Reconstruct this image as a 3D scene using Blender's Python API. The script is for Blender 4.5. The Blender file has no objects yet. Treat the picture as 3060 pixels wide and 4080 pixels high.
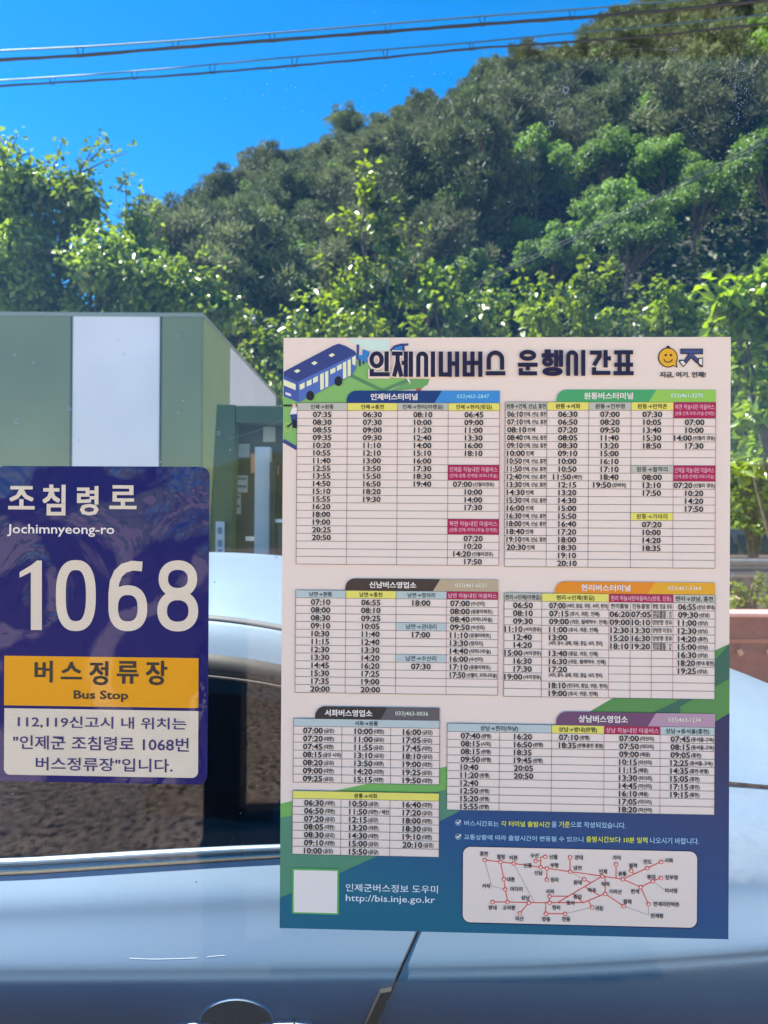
import bpy, bmesh, math, random
import numpy as np
from mathutils import Vector, Matrix
R = math.radians
SC = bpy.context.scene
COL = SC.collection
rng = np.random.default_rng(7)
random.seed(7)

# ------------------------------------------------------------------ camera
F, CX, CY = 2833.0, 1530.0, 2040.0          # photograph pixels (3060 x 4080)
CZ = 1.55
# how the glass stands to the camera (solved from the corners of the timetable)
G_RIGHT = Vector((0.99945703, -0.03238869, -0.00605168))
G_NORM = Vector((0.03237389, 0.99947263, -0.00252762))
G_UP = Vector((0.00613036, 0.00233033, 0.99997849))
G_POS = Vector((0.16071974, 0.96105456, -0.16545638))
PW, PH = 0.6, 0.80191
up = G_UP.normalized()
fw = (Vector((0, 1, 0)) - up * up.y).normalized()
rt = fw.cross(up).normalized()
MCW = Matrix((rt, fw, up))                  # camera frame (right, forward, up) -> world
cam = bpy.data.cameras.new("camera")
cam.sensor_fit = 'VERTICAL'; cam.sensor_height = 36.0; cam.sensor_width = 27.0
cam.lens = F / 4080 * 36.0
cam.clip_start = 0.05; cam.clip_end = 2000
cam.dof.use_dof = True; cam.dof.focus_distance = 0.96; cam.dof.aperture_fstop = cam.lens / 1000 / 0.0032
camo = bpy.data.objects.new("camera", cam); COL.objects.link(camo)
cr, cu, cb = MCW @ Vector((1, 0, 0)), MCW @ Vector((0, 0, 1)), MCW @ Vector((0, -1, 0))
EYE = Vector((0, 0, CZ))
camo.matrix_world = Matrix(((cr.x, cu.x, cb.x, EYE.x), (cr.y, cu.y, cb.y, EYE.y), (cr.z, cu.z, cb.z, EYE.z), (0, 0, 0, 1)))
SC.camera = camo

# ------------------------------------------------------------------ sky, sun, exposure
SUN_EL, SUN_AZ = R(60), R(-74)               # azimuth from straight ahead, negative towards the left
wd = bpy.data.worlds.new("World"); SC.world = wd; wd.use_nodes = True
nt = wd.node_tree; bgn = nt.nodes['Background']
sky = nt.nodes.new('ShaderNodeTexSky'); sky.sky_type = 'NISHITA'; sky.sun_disc = False
sky.sun_elevation = SUN_EL; sky.sun_rotation = SUN_AZ
sky.altitude = 600; sky.air_density = 1.0; sky.dust_density = 0.15; sky.ozone_density = 3.0
hs = nt.nodes.new('ShaderNodeHueSaturation'); hs.inputs['Saturation'].default_value = 1.42
nt.links.new(sky.outputs[0], hs.inputs['Color']); nt.links.new(hs.outputs[0], bgn.inputs[0])
bgn.inputs[1].default_value = 0.09
sl = bpy.data.lights.new("sun", 'SUN'); sl.energy = 5.0; sl.angle = R(0.53); sl.color = (1.0, 0.94, 0.84)
so = bpy.data.objects.new("sun", sl); COL.objects.link(so)
SUN = Vector((math.cos(SUN_EL) * math.sin(SUN_AZ), math.cos(SUN_EL) * math.cos(SUN_AZ), math.sin(SUN_EL)))
so.rotation_euler = (-SUN).to_track_quat('-Z', 'Y').to_euler()
so.location = (6, 6, 12)
SC.view_settings.view_transform = 'Standard'; SC.view_settings.look = 'None'
SC.view_settings.exposure = 1.84; SC.view_settings.gamma = 1
try:
    SC.cycles.max_bounces = 10; SC.cycles.transparent_max_bounces = 24
    SC.cycles.sample_clamp_indirect = 6; SC.cycles.caustics_reflective = False; SC.cycles.caustics_refractive = False
except Exception: pass

# ------------------------------------------------------------------ helpers
def W(px, py, d):
    """photograph pixel at depth d (m along the view) -> world"""
    return MCW.transposed() @ Vector(((px - CX) / F * d, d, (CY - py) / F * d)) + EYE if False else \
        cr * ((px - CX) / F * d) + fw_w * d + cu * ((CY - py) / F * d) + EYE
fw_w = -cb
GO = cr * G_POS.x + fw_w * G_POS.y + cu * G_POS.z + EYE              # timetable centre, world
def cw(v): return (cr * v.x + fw_w * v.y + cu * v.z)
GR, GN, GU = cw(G_RIGHT), cw(G_NORM), cw(G_UP)
GU = Vector((0, 0, 1)); GN = Vector((GN.x, GN.y, 0)).normalized(); GR = GN.cross(GU).normalized()
def loc2(px, py):
    """photograph pixel -> metres on the glass (u right from the timetable's left edge, v down from its top)"""
    d = W(px, py, 1.0) - EYE
    t = (GO - EYE).dot(GN) / d.dot(GN)
    q = EYE + d * t - GO
    return q.dot(GR) + PW / 2, PH / 2 - q.dot(GU)
MPX = PW / 1778.0                            # metres per photograph pixel on the glass
def zoomer(x0, y0, k): return lambda x, y: loc2(x0 + x * k, y0 + y * k)
def lin(c): return tuple((v / 12.92 if v <= .04045 else ((v + .055) / 1.055) ** 2.4) for v in (x / 255 for x in c))
MATS = {}
def mat(name, col, rough=.6, metal=0., noise=0., scale=8., spec=.5, bump=0., coat=0., srgb=False, detail=4.):
    if name in MATS: return MATS[name]
    m = bpy.data.materials.new(name); m.use_nodes = True; t = m.node_tree; b = t.nodes['Principled BSDF']
    c = lin(col) if srgb else col
    b.inputs['Base Color'].default_value = (*c, 1); b.inputs['Roughness'].default_value = rough
    b.inputs['Metallic'].default_value = metal; b.inputs['Specular IOR Level'].default_value = spec
    if coat: b.inputs['Coat Weight'].default_value = coat; b.inputs['Coat Roughness'].default_value = .04
    if noise or bump:
        tc = t.nodes.new('ShaderNodeTexCoord'); nz = t.nodes.new('ShaderNodeTexNoise')
        nz.inputs['Scale'].default_value = scale; nz.inputs['Detail'].default_value = detail
        t.links.new(tc.outputs['Object'], nz.inputs['Vector'])
        if noise:
            rp = t.nodes.new('ShaderNodeValToRGB')
            rp.color_ramp.elements[0].position = .3; rp.color_ramp.elements[1].position = .72
            rp.color_ramp.elements[0].color = (*[v * (1 - noise) for v in c], 1)
            rp.color_ramp.elements[1].color = (*[min(1, v * (1 + noise)) for v in c], 1)
            t.links.new(nz.outputs['Fac'], rp.inputs[0]); t.links.new(rp.outputs[0], b.inputs['Base Color'])
        if bump:
            bp = t.nodes.new('ShaderNodeBump'); bp.inputs['Strength'].default_value = bump; bp.inputs['Distance'].default_value = .02
            t.links.new(nz.outputs['Fac'], bp.inputs['Height']); t.links.new(bp.outputs[0], b.inputs['Normal'])
    MATS[name] = m
    return m

class MB:
    """collects faces with materials; build() links them as ONE mesh object"""
    def __init__(s): s.v = []; s.f = []; s.m = []; s.ms = []
    def mi(s, m):
        if m not in s.ms: s.ms.append(m)
        return s.ms.index(m)
    def add(s, v, f, m):
        o = len(s.v); k = s.mi(m)
        s.v.extend([tuple(p) for p in v]); s.f.extend([[i + o for i in q] for q in f]); s.m.extend([k] * len(f))
    def box(s, c, h, m, rot=None):
        c = Vector(c); pts = []
        for x in (-1, 1):
            for y in (-1, 1):
                for z in (-1, 1):
                    p = Vector((x * h[0], y * h[1], z * h[2]))
                    if rot is not None: p = rot @ p
                    pts.append(c + p)
        s.add(pts, [(0, 1, 3, 2), (4, 6, 7, 5), (0, 4, 5, 1), (2, 3, 7, 6), (0, 2, 6, 4), (1, 5, 7, 3)], m)
    def tube(s, pts, r, m, n=6, cap=True):
        pts = [Vector(p) for p in pts]; rs = r if isinstance(r, (list, tuple)) else [r] * len(pts)
        v = []; f = []
        for i, p in enumerate(pts):
            d = (pts[min(i + 1, len(pts) - 1)] - pts[max(i - 1, 0)]).normalized()
            a = d.cross(Vector((0, 0, 1)) if abs(d.z) < .9 else Vector((1, 0, 0))).normalized(); b = d.cross(a)
            for k in range(n):
                t = 2 * math.pi * k / n; v.append(p + (a * math.cos(t) + b * math.sin(t)) * rs[i])
        for i in range(len(pts) - 1):
            for k in range(n): f.append((i * n + k, i * n + (k + 1) % n, (i + 1) * n + (k + 1) % n, (i + 1) * n + k))
        if cap: f.append(tuple(range(n))[::-1]); f.append(tuple((len(pts) - 1) * n + k for k in range(n)))
        s.add(v, f, m)
    def build(s, name, parent=None, smooth=False, bevel=0.):
        me = bpy.data.meshes.new(name); me.from_pydata(s.v, [], s.f)
        for m in s.ms: me.materials.append(m)
        me.polygons.foreach_set('material_index', s.m)
        if smooth: me.polygons.foreach_set('use_smooth', [True] * len(s.f))
        me.update()
        o = bpy.data.objects.new(name, me); COL.objects.link(o)
        if parent is not None: o.parent = parent
        if bevel:
            b = o.modifiers.new('bevel', 'BEVEL'); b.width = bevel; b.segments = 2; b.limit_method = 'ANGLE'
        return o
def tag(o, label=None, cat=None, group=None, kind=None):
    for k, v in (('label', label), ('category', cat), ('group', group), ('kind', kind)):
        if v: o[k] = v
    return o
def thing(name, label, cat, loc=(0, 0, 0), group=None, rz=0):
    o = bpy.data.objects.new(name, None); COL.objects.link(o); o.location = loc; o.rotation_euler.z = rz
    o.empty_display_size = .1
    return tag(o, label, cat, group)
def copy_tree(o, parent=None):
    c = o.copy(); COL.objects.link(c)
    if parent is not None: c.parent = parent
    for ch in o.children: copy_tree(ch, c)
    return c
def interp(x, xs, ys):
    """monotone smooth interpolation"""
    return float(np.interp(x, xs, ys))
def cat_rom(pts, n):
    pts = [Vector(p) for p in pts]; out = []
    for i in range(len(pts) - 1):
        p0 = pts[max(i - 1, 0)]; p1 = pts[i]; p2 = pts[i + 1]; p3 = pts[min(i + 2, len(pts) - 1)]
        for k in range(n):
            t = k / n
            out.append(.5 * ((2 * p1) + (p2 - p0) * t + (2 * p0 - 5 * p1 + 4 * p2 - p3) * t * t + (3 * p1 - p0 - 3 * p2 + p3) * t ** 3))
    out.append(pts[-1]); return out

# ================================================================== GROUND AND HILLS
def ground_material():
    m = bpy.data.materials.new("asphalt_and_gravel"); m.use_nodes = True; t = m.node_tree; b = t.nodes['Principled BSDF']
    b.inputs['Roughness'].default_value = .9
    tc = t.nodes.new('ShaderNodeTexCoord')
    n1 = t.nodes.new('ShaderNodeTexNoise'); n1.inputs['Scale'].default_value = 21; n1.inputs['Detail'].default_value = 5; n1.inputs['Roughness'].default_value = .75
    n2 = t.nodes.new('ShaderNodeTexNoise'); n2.inputs['Scale'].default_value = 2.3; n2.inputs['Detail'].default_value = 4
    v = t.nodes.new('ShaderNodeTexVoronoi'); v.inputs['Scale'].default_value = 26
    for n in (n1, n2, v): t.links.new(tc.outputs['Object'], n.inputs['Vector'])
    r = t.nodes.new('ShaderNodeValToRGB'); e = r.color_ramp.elements
    e[0].position = .40; e[0].color = (.05, .042, .035, 1); e[1].position = .62; e[1].color = (.92, .76, .63, 1)
    k = r.color_ramp.elements.new(.5); k.color = (.60, .46, .36, 1)
    t.links.new(n1.outputs['Fac'], r.inputs[0])
    mx = t.nodes.new('ShaderNodeMixRGB'); mx.blend_type = 'MULTIPLY'; mx.inputs[0].default_value = .6
    r2 = t.nodes.new('ShaderNodeValToRGB'); r2.color_ramp.elements[0].position = .35; r2.color_ramp.elements[1].position = .65
    r2.color_ramp.elements[0].color = (.5, .47, .42, 1); r2.color_ramp.elements[1].color = (1, .93, .88, 1)
    t.links.new(n2.outputs['Fac'], r2.inputs[0])
    t.links.new(r.outputs[0], mx.inputs[1]); t.links.new(r2.outputs[0], mx.inputs[2]); t.links.new(mx.outputs[0], b.inputs['Base Color'])
    bp = t.nodes.new('ShaderNodeBump'); bp.inputs['Distance'].default_value = .02; bp.inputs['Strength'].default_value = .6
    t.links.new(v.outputs['Distance'], bp.inputs['Height']); t.links.new(bp.outputs[0], b.inputs['Normal'])
    return m
g = MB(); gm = ground_material()
g.add([(-400, -400, 0), (400, -400, 0), (400, 400, 0), (-400, 400, 0)], [(0, 1, 2, 3)], gm)
tag(g.build('ground'), 'pale speckled gravelly asphalt around the bus stop', kind='structure')
g = MB(); g.box((-.3, -.08, .004), (3.6, 1.03, .016), mat('shade_toned_concrete', (.15, .14, .125), .85, noise=.12, scale=1.5))  # concrete coloured dark to carry the shade on the shelter floor
tag(g.build('pavement'), 'smooth concrete pavement the shelter stands on', kind='structure')

HX = [-90, -60, -39, -29, -21, -13.7, -1.6, 7, 15.2, 24.5, 48.6, 75, 130]
HH = [0, 4, 17, 29.5, 36, 39, 44, 48, 50.5, 55, 68, 74, 78]
def hill_z(x, y):
    H = interp(x * 90.0 / max(y, 22.0), HX, HH)
    t = (y - 20) / 70.0
    if t <= 0: return -.3 + t * 2
    if t <= 1: base = H * t ** .95
    else: base = H * (1 - .6 * min(1, (t - 1)))
    return base + 1.3 * math.sin(x * .21 + y * .13) * min(1, t * 3)
hm = mat('forest_floor', (.018, .022, .01), .95, noise=.5, scale=.5)
g = MB(); nx, ny = 100, 60; vs = []; fs = []
for j in range(ny + 1):
    for i in range(nx + 1):
        x = -90 + 220 * i / nx; y = 19 + 130 * j / ny; vs.append((x, y, hill_z(x, y)))
for j in range(ny):
    for i in range(nx): a = j * (nx + 1) + i; fs.append((a, a + 1, a + nx + 2, a + nx + 1))
g.add(vs, fs, hm); tag(g.build('hill', smooth=True), 'steep wooded hillside floor rising to the right', kind='structure')
# the valley side behind the photographer, seen only as a reflection
g = MB(); vs = []; fs = []
bm_ = mat('far_slope_green', (.16, .19, .05), .9, noise=.5, scale=.25)
for j in range(13):
    for i in range(41):
        x = -120 + 6 * i; y = -28 - 5 * j
        vs.append((x, y, (j / 12) ** .7 * (8 + 3.5 * math.sin(i * .33 + 1)) - .2 + (.7 * math.sin(i * 2.1 + j) if j else 0)))
for j in range(12):
    for i in range(40): a = j * 41 + i; fs.append((a, a + 41, a + 42, a + 1))
g.add(vs, fs, bm_); tag(g.build('far_hill', smooth=True), 'green slope across the road behind the bus stop', kind='structure')

# ================================================================== BUS SHELTER (glass pane and its frame)
def glass_material():
    m = bpy.data.materials.new("shelter_glass"); m.use_nodes = True; t = m.node_tree; t.nodes.clear()
    out = t.nodes.new('ShaderNodeOutputMaterial'); tr = t.nodes.new('ShaderNodeBsdfTransparent'); gl = t.nodes.new('ShaderNodeBsdfGlossy')
    tr.inputs[0].default_value = (.955, .97, .965, 1); gl.inputs['Roughness'].default_value = 0.0
    ge = t.nodes.new('ShaderNodeNewGeometry'); mr = t.nodes.new('ShaderNodeMapRange')
    mr.inputs['To Min'].default_value = 1.36; mr.inputs['To Max'].default_value = 1 / 1.36
    t.links.new(ge.outputs['Backfacing'], mr.inputs['Value'])
    fr = t.nodes.new('ShaderNodeFresnel'); t.links.new(mr.outputs[0], fr.inputs['IOR'])
    mx = t.nodes.new('ShaderNodeMixShader'); t.links.new(fr.outputs[0], mx.inputs[0]); t.links.new(tr.outputs[0], mx.inputs[1]); t.links.new(gl.outputs[0], mx.inputs[2])
    # a thin film of dust that the sun behind it lights
    tl = t.nodes.new('ShaderNodeBsdfTranslucent'); tl.inputs[0].default_value = (.55, .57, .62, 1)
    tc = t.nodes.new('ShaderNodeTexCoord'); nz = t.nodes.new('ShaderNodeTexNoise'); nz.inputs['Scale'].default_value = 2.2; nz.inputs['Detail'].default_value = 6
    t.links.new(tc.outputs['Object'], nz.inputs['Vector'])
    m2 = t.nodes.new('ShaderNodeMapRange'); m2.inputs['From Min'].default_value = .42; m2.inputs['From Max'].default_value = .75
    m2.inputs['To Min'].default_value = .008; m2.inputs['To Max'].default_value = .055
    t.links.new(nz.outputs['Fac'], m2.inputs['Value'])
    m3 = t.nodes.new('ShaderNodeMixShader'); t.links.new(m2.outputs[0], m3.inputs[0]); t.links.new(mx.outputs[0], m3.inputs[1]); t.links.new(tl.outputs[0], m3.inputs[2])
    t.links.new(m3.outputs[0], out.inputs['Surface']); return m
GM = glass_material()
FRONT = .0005                                # air between glass face and prints
GYAW = math.atan2(GR.y, GR.x)
base = Vector((GO.x, GO.y, 0))
sh = thing('bus_shelter', 'glazed bus shelter wall with a clear dusty pane the notices are stuck on', 'bus shelter', base, rz=GYAW)
alu = mat('dark_frame', (.05, .055, .05), .45, .5)
def G(x, y, z): return (x, y, z)             # shelter frame: x right, y away through the glass, z up
p = MB(); p.box((-.3, .006, 1.32), (1.75, .004, 1.14), GM); p.build('glass_pane', sh)
for nm, c, h in (('post', (-2.1, 0.0, 1.25), (.045, .045, 1.25)), ('post', (1.5, 0.0, 1.25), (.045, .045, 1.25)),
                 ('rail', (-.3, .0, .13), (1.75, .03, .045)), ('rail', (-.3, .0, 2.5), (1.75, .03, .04))):
    p = MB(); p.box(c, h, alu); p.build(nm, sh, bevel=.004)
p = MB(); p.box((-.3, .0, .49), (1.75, .02, .31), mat('added_base_panel', (.06, .075, .06), .5)); p.build('added_base_panel', sh, bevel=.003)  # added out of view to block ground reflections in the car's side
rm = mat('shelter_roof', (.06, .065, .07), .6)
p = MB(); p.box((-.3, -.19, 2.65), (1.95, .49, .05), rm); p.build('roof', sh, bevel=.01)
# the open front's posts, behind the photographer: mirrored in the glass
def mirror(P):
    d = (P - GO).dot(GN); return P - GN * (2 * d)
def to_sh(P):
    q = P - base; return Vector((q.dot(GR), q.dot(GN), q.z))
# the bench behind the photographer, seen mirrored in the glass
bdk = mat('bench_dark', (.022, .022, .024), .5)
bl0, br0 = mirror(W(902, 2040, 2.45)), mirror(W(2262, 2040, 2.45))
bench = thing('shelter_bench', 'dark slatted bench with a tall end panel, seen only as a reflection in the glass', 'bench', ((bl0.x + br0.x) / 2, (bl0.y + br0.y) / 2, 0), rz=GYAW * 2)
hw = (br0 - bl0).length / 2
for nm, c, h in (('end_panel', (-hw, 0, .59), (.0625, .06, .59)), ('seat', (0, -.01, .445), (hw + .05, .17, .03)), ('apron', (0, .16, .40), (hw - .06, .012, .03)), ('leg', (hw, .0, .21), (.095, .05, .21))):
    p = MB(); p.box(c, h, bdk); p.build(nm, bench, bevel=.004)

# ================================================================== LETTERING
_fontcache = {}
def glyphs(s, bold):
    k = (s, bold)
    if k not in _fontcache:
        c = bpy.data.curves.new('lettering', 'FONT'); c.body = s; c.offset = bold; c.resolution_u = 2
        o = bpy.data.objects.new('lettering', c)
        me = o.to_mesh()
        co = np.empty(len(me.vertices) * 3); me.vertices.foreach_get('co', co); co = co.reshape(-1, 3)[:, :2].copy()
        fs = [list(q.vertices) for q in me.polygons]
        _fontcache[k] = (co, fs); o.to_mesh_clear(); bpy.data.objects.remove(o); bpy.data.curves.remove(c)
    return _fontcache[k]
class Print:
    """flat print on the glass: local metres (u right, v down), every layer a hair in front of the last"""
    def __init__(s, ou=0., ov=0.): s.b = MB(); s.ou = ou; s.ov = ov
    def P(s, u, v, lay): return (u - s.ou, -lay * .00025, s.ov - v)
    def poly(s, pts, m, lay):
        s.b.add([s.P(u, v, lay) for u, v in pts], [tuple(range(len(pts)))[::-1]], m)
    def rect(s, u0, v0, u1, v1, m, lay): s.poly([(u0, v0), (u1, v0), (u1, v1), (u0, v1)], m, lay)
    def ell(s, c, ru, rv, m, lay, n=28, inner=0.):
        if inner:
            vs = []; fs = []
            for k in range(n):
                t = 2 * math.pi * k / n
                for q in (1, inner): vs.append(s.P(c[0] + ru * q * math.cos(t), c[1] + rv * q * math.sin(t), lay))
            for k in range(n): a, b = 2 * k, 2 * ((k + 1) % n); fs.append((a, b, b + 1, a + 1))
            s.b.add(vs, fs, m)
        else: s.poly([(c[0] + ru * math.cos(2 * math.pi * k / n), c[1] + rv * math.sin(2 * math.pi * k / n)) for k in range(n)], m, lay)
    def stroke(s, pts, w, m, lay, closed=False):
        """constant-width mitred ribbon"""
        n = len(pts); L = []; Rr = []
        P = [Vector(q) for q in pts]
        for i in range(n):
            a = P[i - 1] if (i > 0 or closed) else None; b = P[(i + 1) % n] if (i < n - 1 or closed) else None
            d1 = (P[i] - a).normalized() if a is not None else None; d2 = (b - P[i]).normalized() if b is not None else None
            if d1 is None: d1 = d2
            if d2 is None: d2 = d1
            n1 = Vector((-d1.y, d1.x)); n2 = Vector((-d2.y, d2.x)); t = (n1 + n2)
            if t.length < 1e-6: t = n1.copy()
            t.normalize(); k = 1 / max(.35, t.dot(n1))
            L.append(P[i] + t * (w / 2 * k)); Rr.append(P[i] - t * (w / 2 * k))
        v = [s.P(q.x, q.y, lay) for q in L] + [s.P(q.x, q.y, lay) for q in Rr]
        f = [(i, (i + 1) % n, n + (i + 1) % n, n + i) for i in range(n if closed else n - 1)]
        s.b.add(v, f, m)
    def rrect(s, u0, v0, u1, v1, r, m, lay, corners=(1, 1, 1, 1), n=8):
        pts = []
        for (cu_, cv_, a0, on) in ((u0, v0, 180, corners[0]), (u1, v0, 270, corners[1]), (u1, v1, 0, corners[2]), (u0, v1, 90, corners[3])):
            if not on: pts.append((cu_, cv_)); continue
            x = cu_ + (r if cu_ == u0 else -r); y = cv_ + (r if cv_ == v0 else -r)
            for k in range(n + 1):
                t = R(a0 + 90 * k / n); pts.append((x + r * math.cos(t), y + r * math.sin(t)))
        s.poly(pts, m, lay)
    def text(s, body, m, lay, bold=0., box=None, at=None, h=None, sx=1., align='c'):
        """box=(u0,v0,u1,v1) stretches the ink to the box; at=(u,v centre) with em height h otherwise. Returns ink width"""
        thick = max(0., bold - .008)
        co, fs = glyphs(body, min(bold, .008))
        if not len(co): return 0
        lo = co.min(0) - thick; hi = co.max(0) + thick
        if box:
            u = box[0] + (co[:, 0] - lo[0]) / (hi[0] - lo[0]) * (box[2] - box[0])
            v = box[3] - (co[:, 1] - lo[1]) / (hi[1] - lo[1]) * (box[3] - box[1]); w = box[2] - box[0]
        else:
            w = (hi[0] - lo[0]) * h * sx
            x0 = at[0] - (w / 2 if align == 'c' else 0)
            u = x0 + (co[:, 0] - lo[0]) * h * sx; v = at[1] - (co[:, 1] - .36) * h
        if thick:
            ku = (box[2] - box[0]) / (hi[0] - lo[0]) if box else h * sx; kv = (box[3] - box[1]) / (hi[1] - lo[1]) if box else h
            for i, (dx, dy) in enumerate(((-1, -.6), (1, -.6), (-1, .6), (1, .6))): s.b.add([s.P(a + dx * thick * ku, b + dy * thick * kv, lay + i * .12) for a, b in zip(u, v)], fs, m)
        else: s.b.add([s.P(a, b, lay) for a, b in zip(u, v)], fs, m)
        return w
    def build(s, name, parent): return s.b.build(name, parent)
def ink(name, c, rough=.45): return mat('print_' + name, c, rough, srgb=False, spec=.35)
def obs(r, g, b, k=1.0):
    """ink colour from how it looks beside the paper (paper is 0.8 and looks 204,186,178)"""
    a = lin((r, g, b)); w = lin((206, 188, 180)); return tuple(min(.87, max(.004, x / y * .78 * k * q)) for x, y, q in zip(a, w, (1.08, .93, .76)))
PAPER = ink('paper', (.90, .72, .585)); BLACK = ink('black', (.012, .011, .016)); NAVY = ink('navy', obs(22, 14, 48))
WHITE = ink('white', (.90, .80, .69)); CELLT = ink('cell', (.90, .73, .60)); LINE = ink('line', (.10, .085, .085)); LINER = ink('rose_line', (.42, .10, .2))
GREYH = ink('head_grey', obs(172, 164, 154)); BLUEH = ink('head_blue', obs(166, 172, 174)); YELH = ink('head_yellow', obs(232, 192, 92)); ROSE = ink('rose', obs(158, 4, 66))
ROSET = ink('rose_text', obs(232, 160, 175)); YELT = ink('yellow_text', obs(226, 214, 70)); PALE = ink('pale_text', obs(200, 210, 214)); SKYT = ink('sky_text', obs(150, 200, 225))
TINT = ink('faint_text', obs(225, 205, 190))

# ------------------------------------------------------------------ the timetable
Z1, Z2, Z3, Z4 = zoomer(1120, 1320, 900 / 1659), zoomer(1980, 1320, 940 / 1659), zoomer(1120, 2260, 900 / 1659), zoomer(1980, 2260, 940 / 1659)
Z5, Z6, ZP = zoomer(1120, 3000, 900 / 1659), zoomer(1780, 3180, 1140 / 1659), zoomer(0, 0, 1)
tt = thing('timetable_poster', 'large pale bus timetable board with tables and a route map, stuck on the glass', 'timetable',
           GO - GU * (PH / 2) - GN * .004, rz=GYAW)
OU, OV = PW / 2, PH                            # empty sits at the middle of the board's foot
p = MB(); p.box((0, .0018, PH / 2), (PW / 2, .0017, PH / 2), PAPER); p.build('backing_board', tt, bevel=.0004)
# coloured ground at the foot
def foot_blue():
    m = bpy.data.materials.new('print_blue_field'); m.use_nodes = True; t = m.node_tree; b = t.nodes['Principled BSDF']; b.inputs['Roughness'].default_value = .4
    b.inputs['Specular IOR Level'].default_value = .35
    tc = t.nodes.new('ShaderNodeTexCoord'); sp = t.nodes.new('ShaderNodeSeparateXYZ'); t.links.new(tc.outputs['Object'], sp.inputs[0])
    ma = t.nodes.new('ShaderNodeMath'); ma.operation = 'MULTIPLY'; ma.inputs[1].default_value = .35; t.links.new(sp.outputs[0], ma.inputs[0])
    ad = t.nodes.new('ShaderNodeMath'); t.links.new(sp.outputs[2], ad.inputs[0]); t.links.new(ma.outputs[0], ad.inputs[1])
    r = t.nodes.new('ShaderNodeValToRGB'); e = r.color_ramp.elements
    e[0].position = .0; e[0].color = (*obs(0, 86, 112), 1); e[1].position = .36; e[1].color = (*obs(26, 32, 78), 1)
    k = r.color_ramp.elements.new(.13); k.color = (*obs(2, 62, 112), 1)
    t.links.new(ad.outputs[0], r.inputs[0]); t.links.new(r.outputs[0], b.inputs['Base Color']); return m
BLUEF = foot_blue()
GL, GD, GDD = ink('leaf_green', obs(100, 152, 78)), ink('sea_green', obs(72, 120, 98)), ink('deep_green', obs(42, 88, 74))
GRR = ink('right_green', obs(74, 122, 66))
pr = Print(OU, OV)
def clampu(pts): return [(min(max(u, 0), PW), min(max(v, 0), PH)) for u, v in pts]
pr.poly(clampu([ZP(*q) for q in [(1100, 3197), (1340, 3145), (1781, 3050), (1960, 2985), (1960, 3735), (1100, 3700)]]), GL, 1)
pr.poly(clampu([ZP(*q) for q in [(1960, 2985), (2348, 2831), (2439, 2778), (2920, 2563), (2920, 3760), (1960, 3735)]]), GRR, 1)
pr.poly(clampu([ZP(*q) for q in [(1100, 3252), (1742, 3150), (1960, 3090), (1960, 3735), (1100, 3700)]]), GD, 2)
pr.poly(clampu([ZP(*q) for q in [(2600, 2833), (2705, 2784), (2920, 2563), (2920, 2960), (2600, 2960)]]), GDD, 2)
pr.poly(clampu([ZP(*q) for q in [(2705, 2812), (2920, 2700), (2920, 2960), (2705, 2960)]]), GRR, 3)
pr.poly(clampu([ZP(*q) for q in [(1100, 3570), (1350, 3475), (1505, 3405), (1755, 3265), (1900, 3190), (2840, 2873), (2925, 2838), (2925, 3780), (1100, 3720)]]), BLUEF, 4)
pr.build('footer_field', tt)
# picture of the bus at the top
pi = Print(OU, OV)
def zp(Z, pts): return [Z(*q) for q in pts]
GG = ink('lawn', obs(118, 160, 88)); GG2 = ink('lawn_shade', obs(96, 142, 84)); BU1, BU2, BU3 = ink('bus_roof', obs(48, 56, 112)), ink('bus_side', obs(74, 94, 162)), ink('bus_front', obs(62, 76, 142))
CREAM = ink('cream', obs(232, 205, 168)); BLU = ink('bench_blue', obs(46, 110, 176)); PALEB = ink('pale_blue', obs(186, 198, 190))
pi.poly(clampu(zp(Z1, [(18, 480), (130, 500), (520, 320), (560, 215), (650, 235), (800, 345), (920, 352), (930, 372), (790, 440), (760, 470), (484, 532), (123, 532), (123, 866), (18, 802)])), GG, 1)
pi.poly(zp(Z1, [(900, 352), (1090, 355), (1075, 395), (1030, 425), (790, 445), (930, 375)]), GG2, 2)
pi.poly(zp(Z1, [(990, 425), (1028, 420), (1028, 446), (995, 448)]), ink('brick', obs(150, 82, 60)), 3)
pi.stroke(zp(Z1, [(515, 330), (745, 440), (930, 365)]), .0045, ink('path_green', obs(78, 120, 80)), 3)
pi.stroke(clampu(zp(Z1, [(20, 805), (121, 864)])), .005, BU1, 4)
pi.poly(zp(Z1, [(480, 66), (800, 66), (800, 150), (655, 150), (560, 110)]), PALEB, 2)
for q in ([(557, 103), (575, 105), (572, 215), (557, 212)], [(570, 190), (588, 195), (588, 262), (572, 260)], [(598, 200), (616, 200), (614, 250), (600, 248)]): pi.poly(zp(Z1, q), BU1, 5)
pi.poly(zp(Z1, [(600, 138), (650, 155), (650, 215), (598, 180)]), BLU, 4); pi.poly(zp(Z1, [(566, 180), (600, 182), (650, 225), (645, 240), (568, 205)]), BLU, 6)
pi.stroke(zp(Z1, [(805, 150), (835, 118), (880, 105), (935, 104)]), .003, BU1, 5)
pi.poly(zp(Z1, [(890, 108), (907, 108), (907, 150), (890, 150)]), BU1, 5); pi.poly(zp(Z1, [(830, 125), (888, 110), (888, 150), (815, 150)]), BLU, 4)
pi.poly(zp(Z1, [(24, 302), (385, 112), (425, 98), (470, 112), (540, 150), (556, 172), (130, 378), (24, 332)]), BU1, 5)
pi.poly(zp(Z1, [(128, 376), (556, 172), (552, 275), (520, 330), (135, 526)]), BU2, 6)
pi.poly(zp(Z1, [(24, 330), (130, 376), (136, 526), (24, 482)]), BU3, 6)
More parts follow.
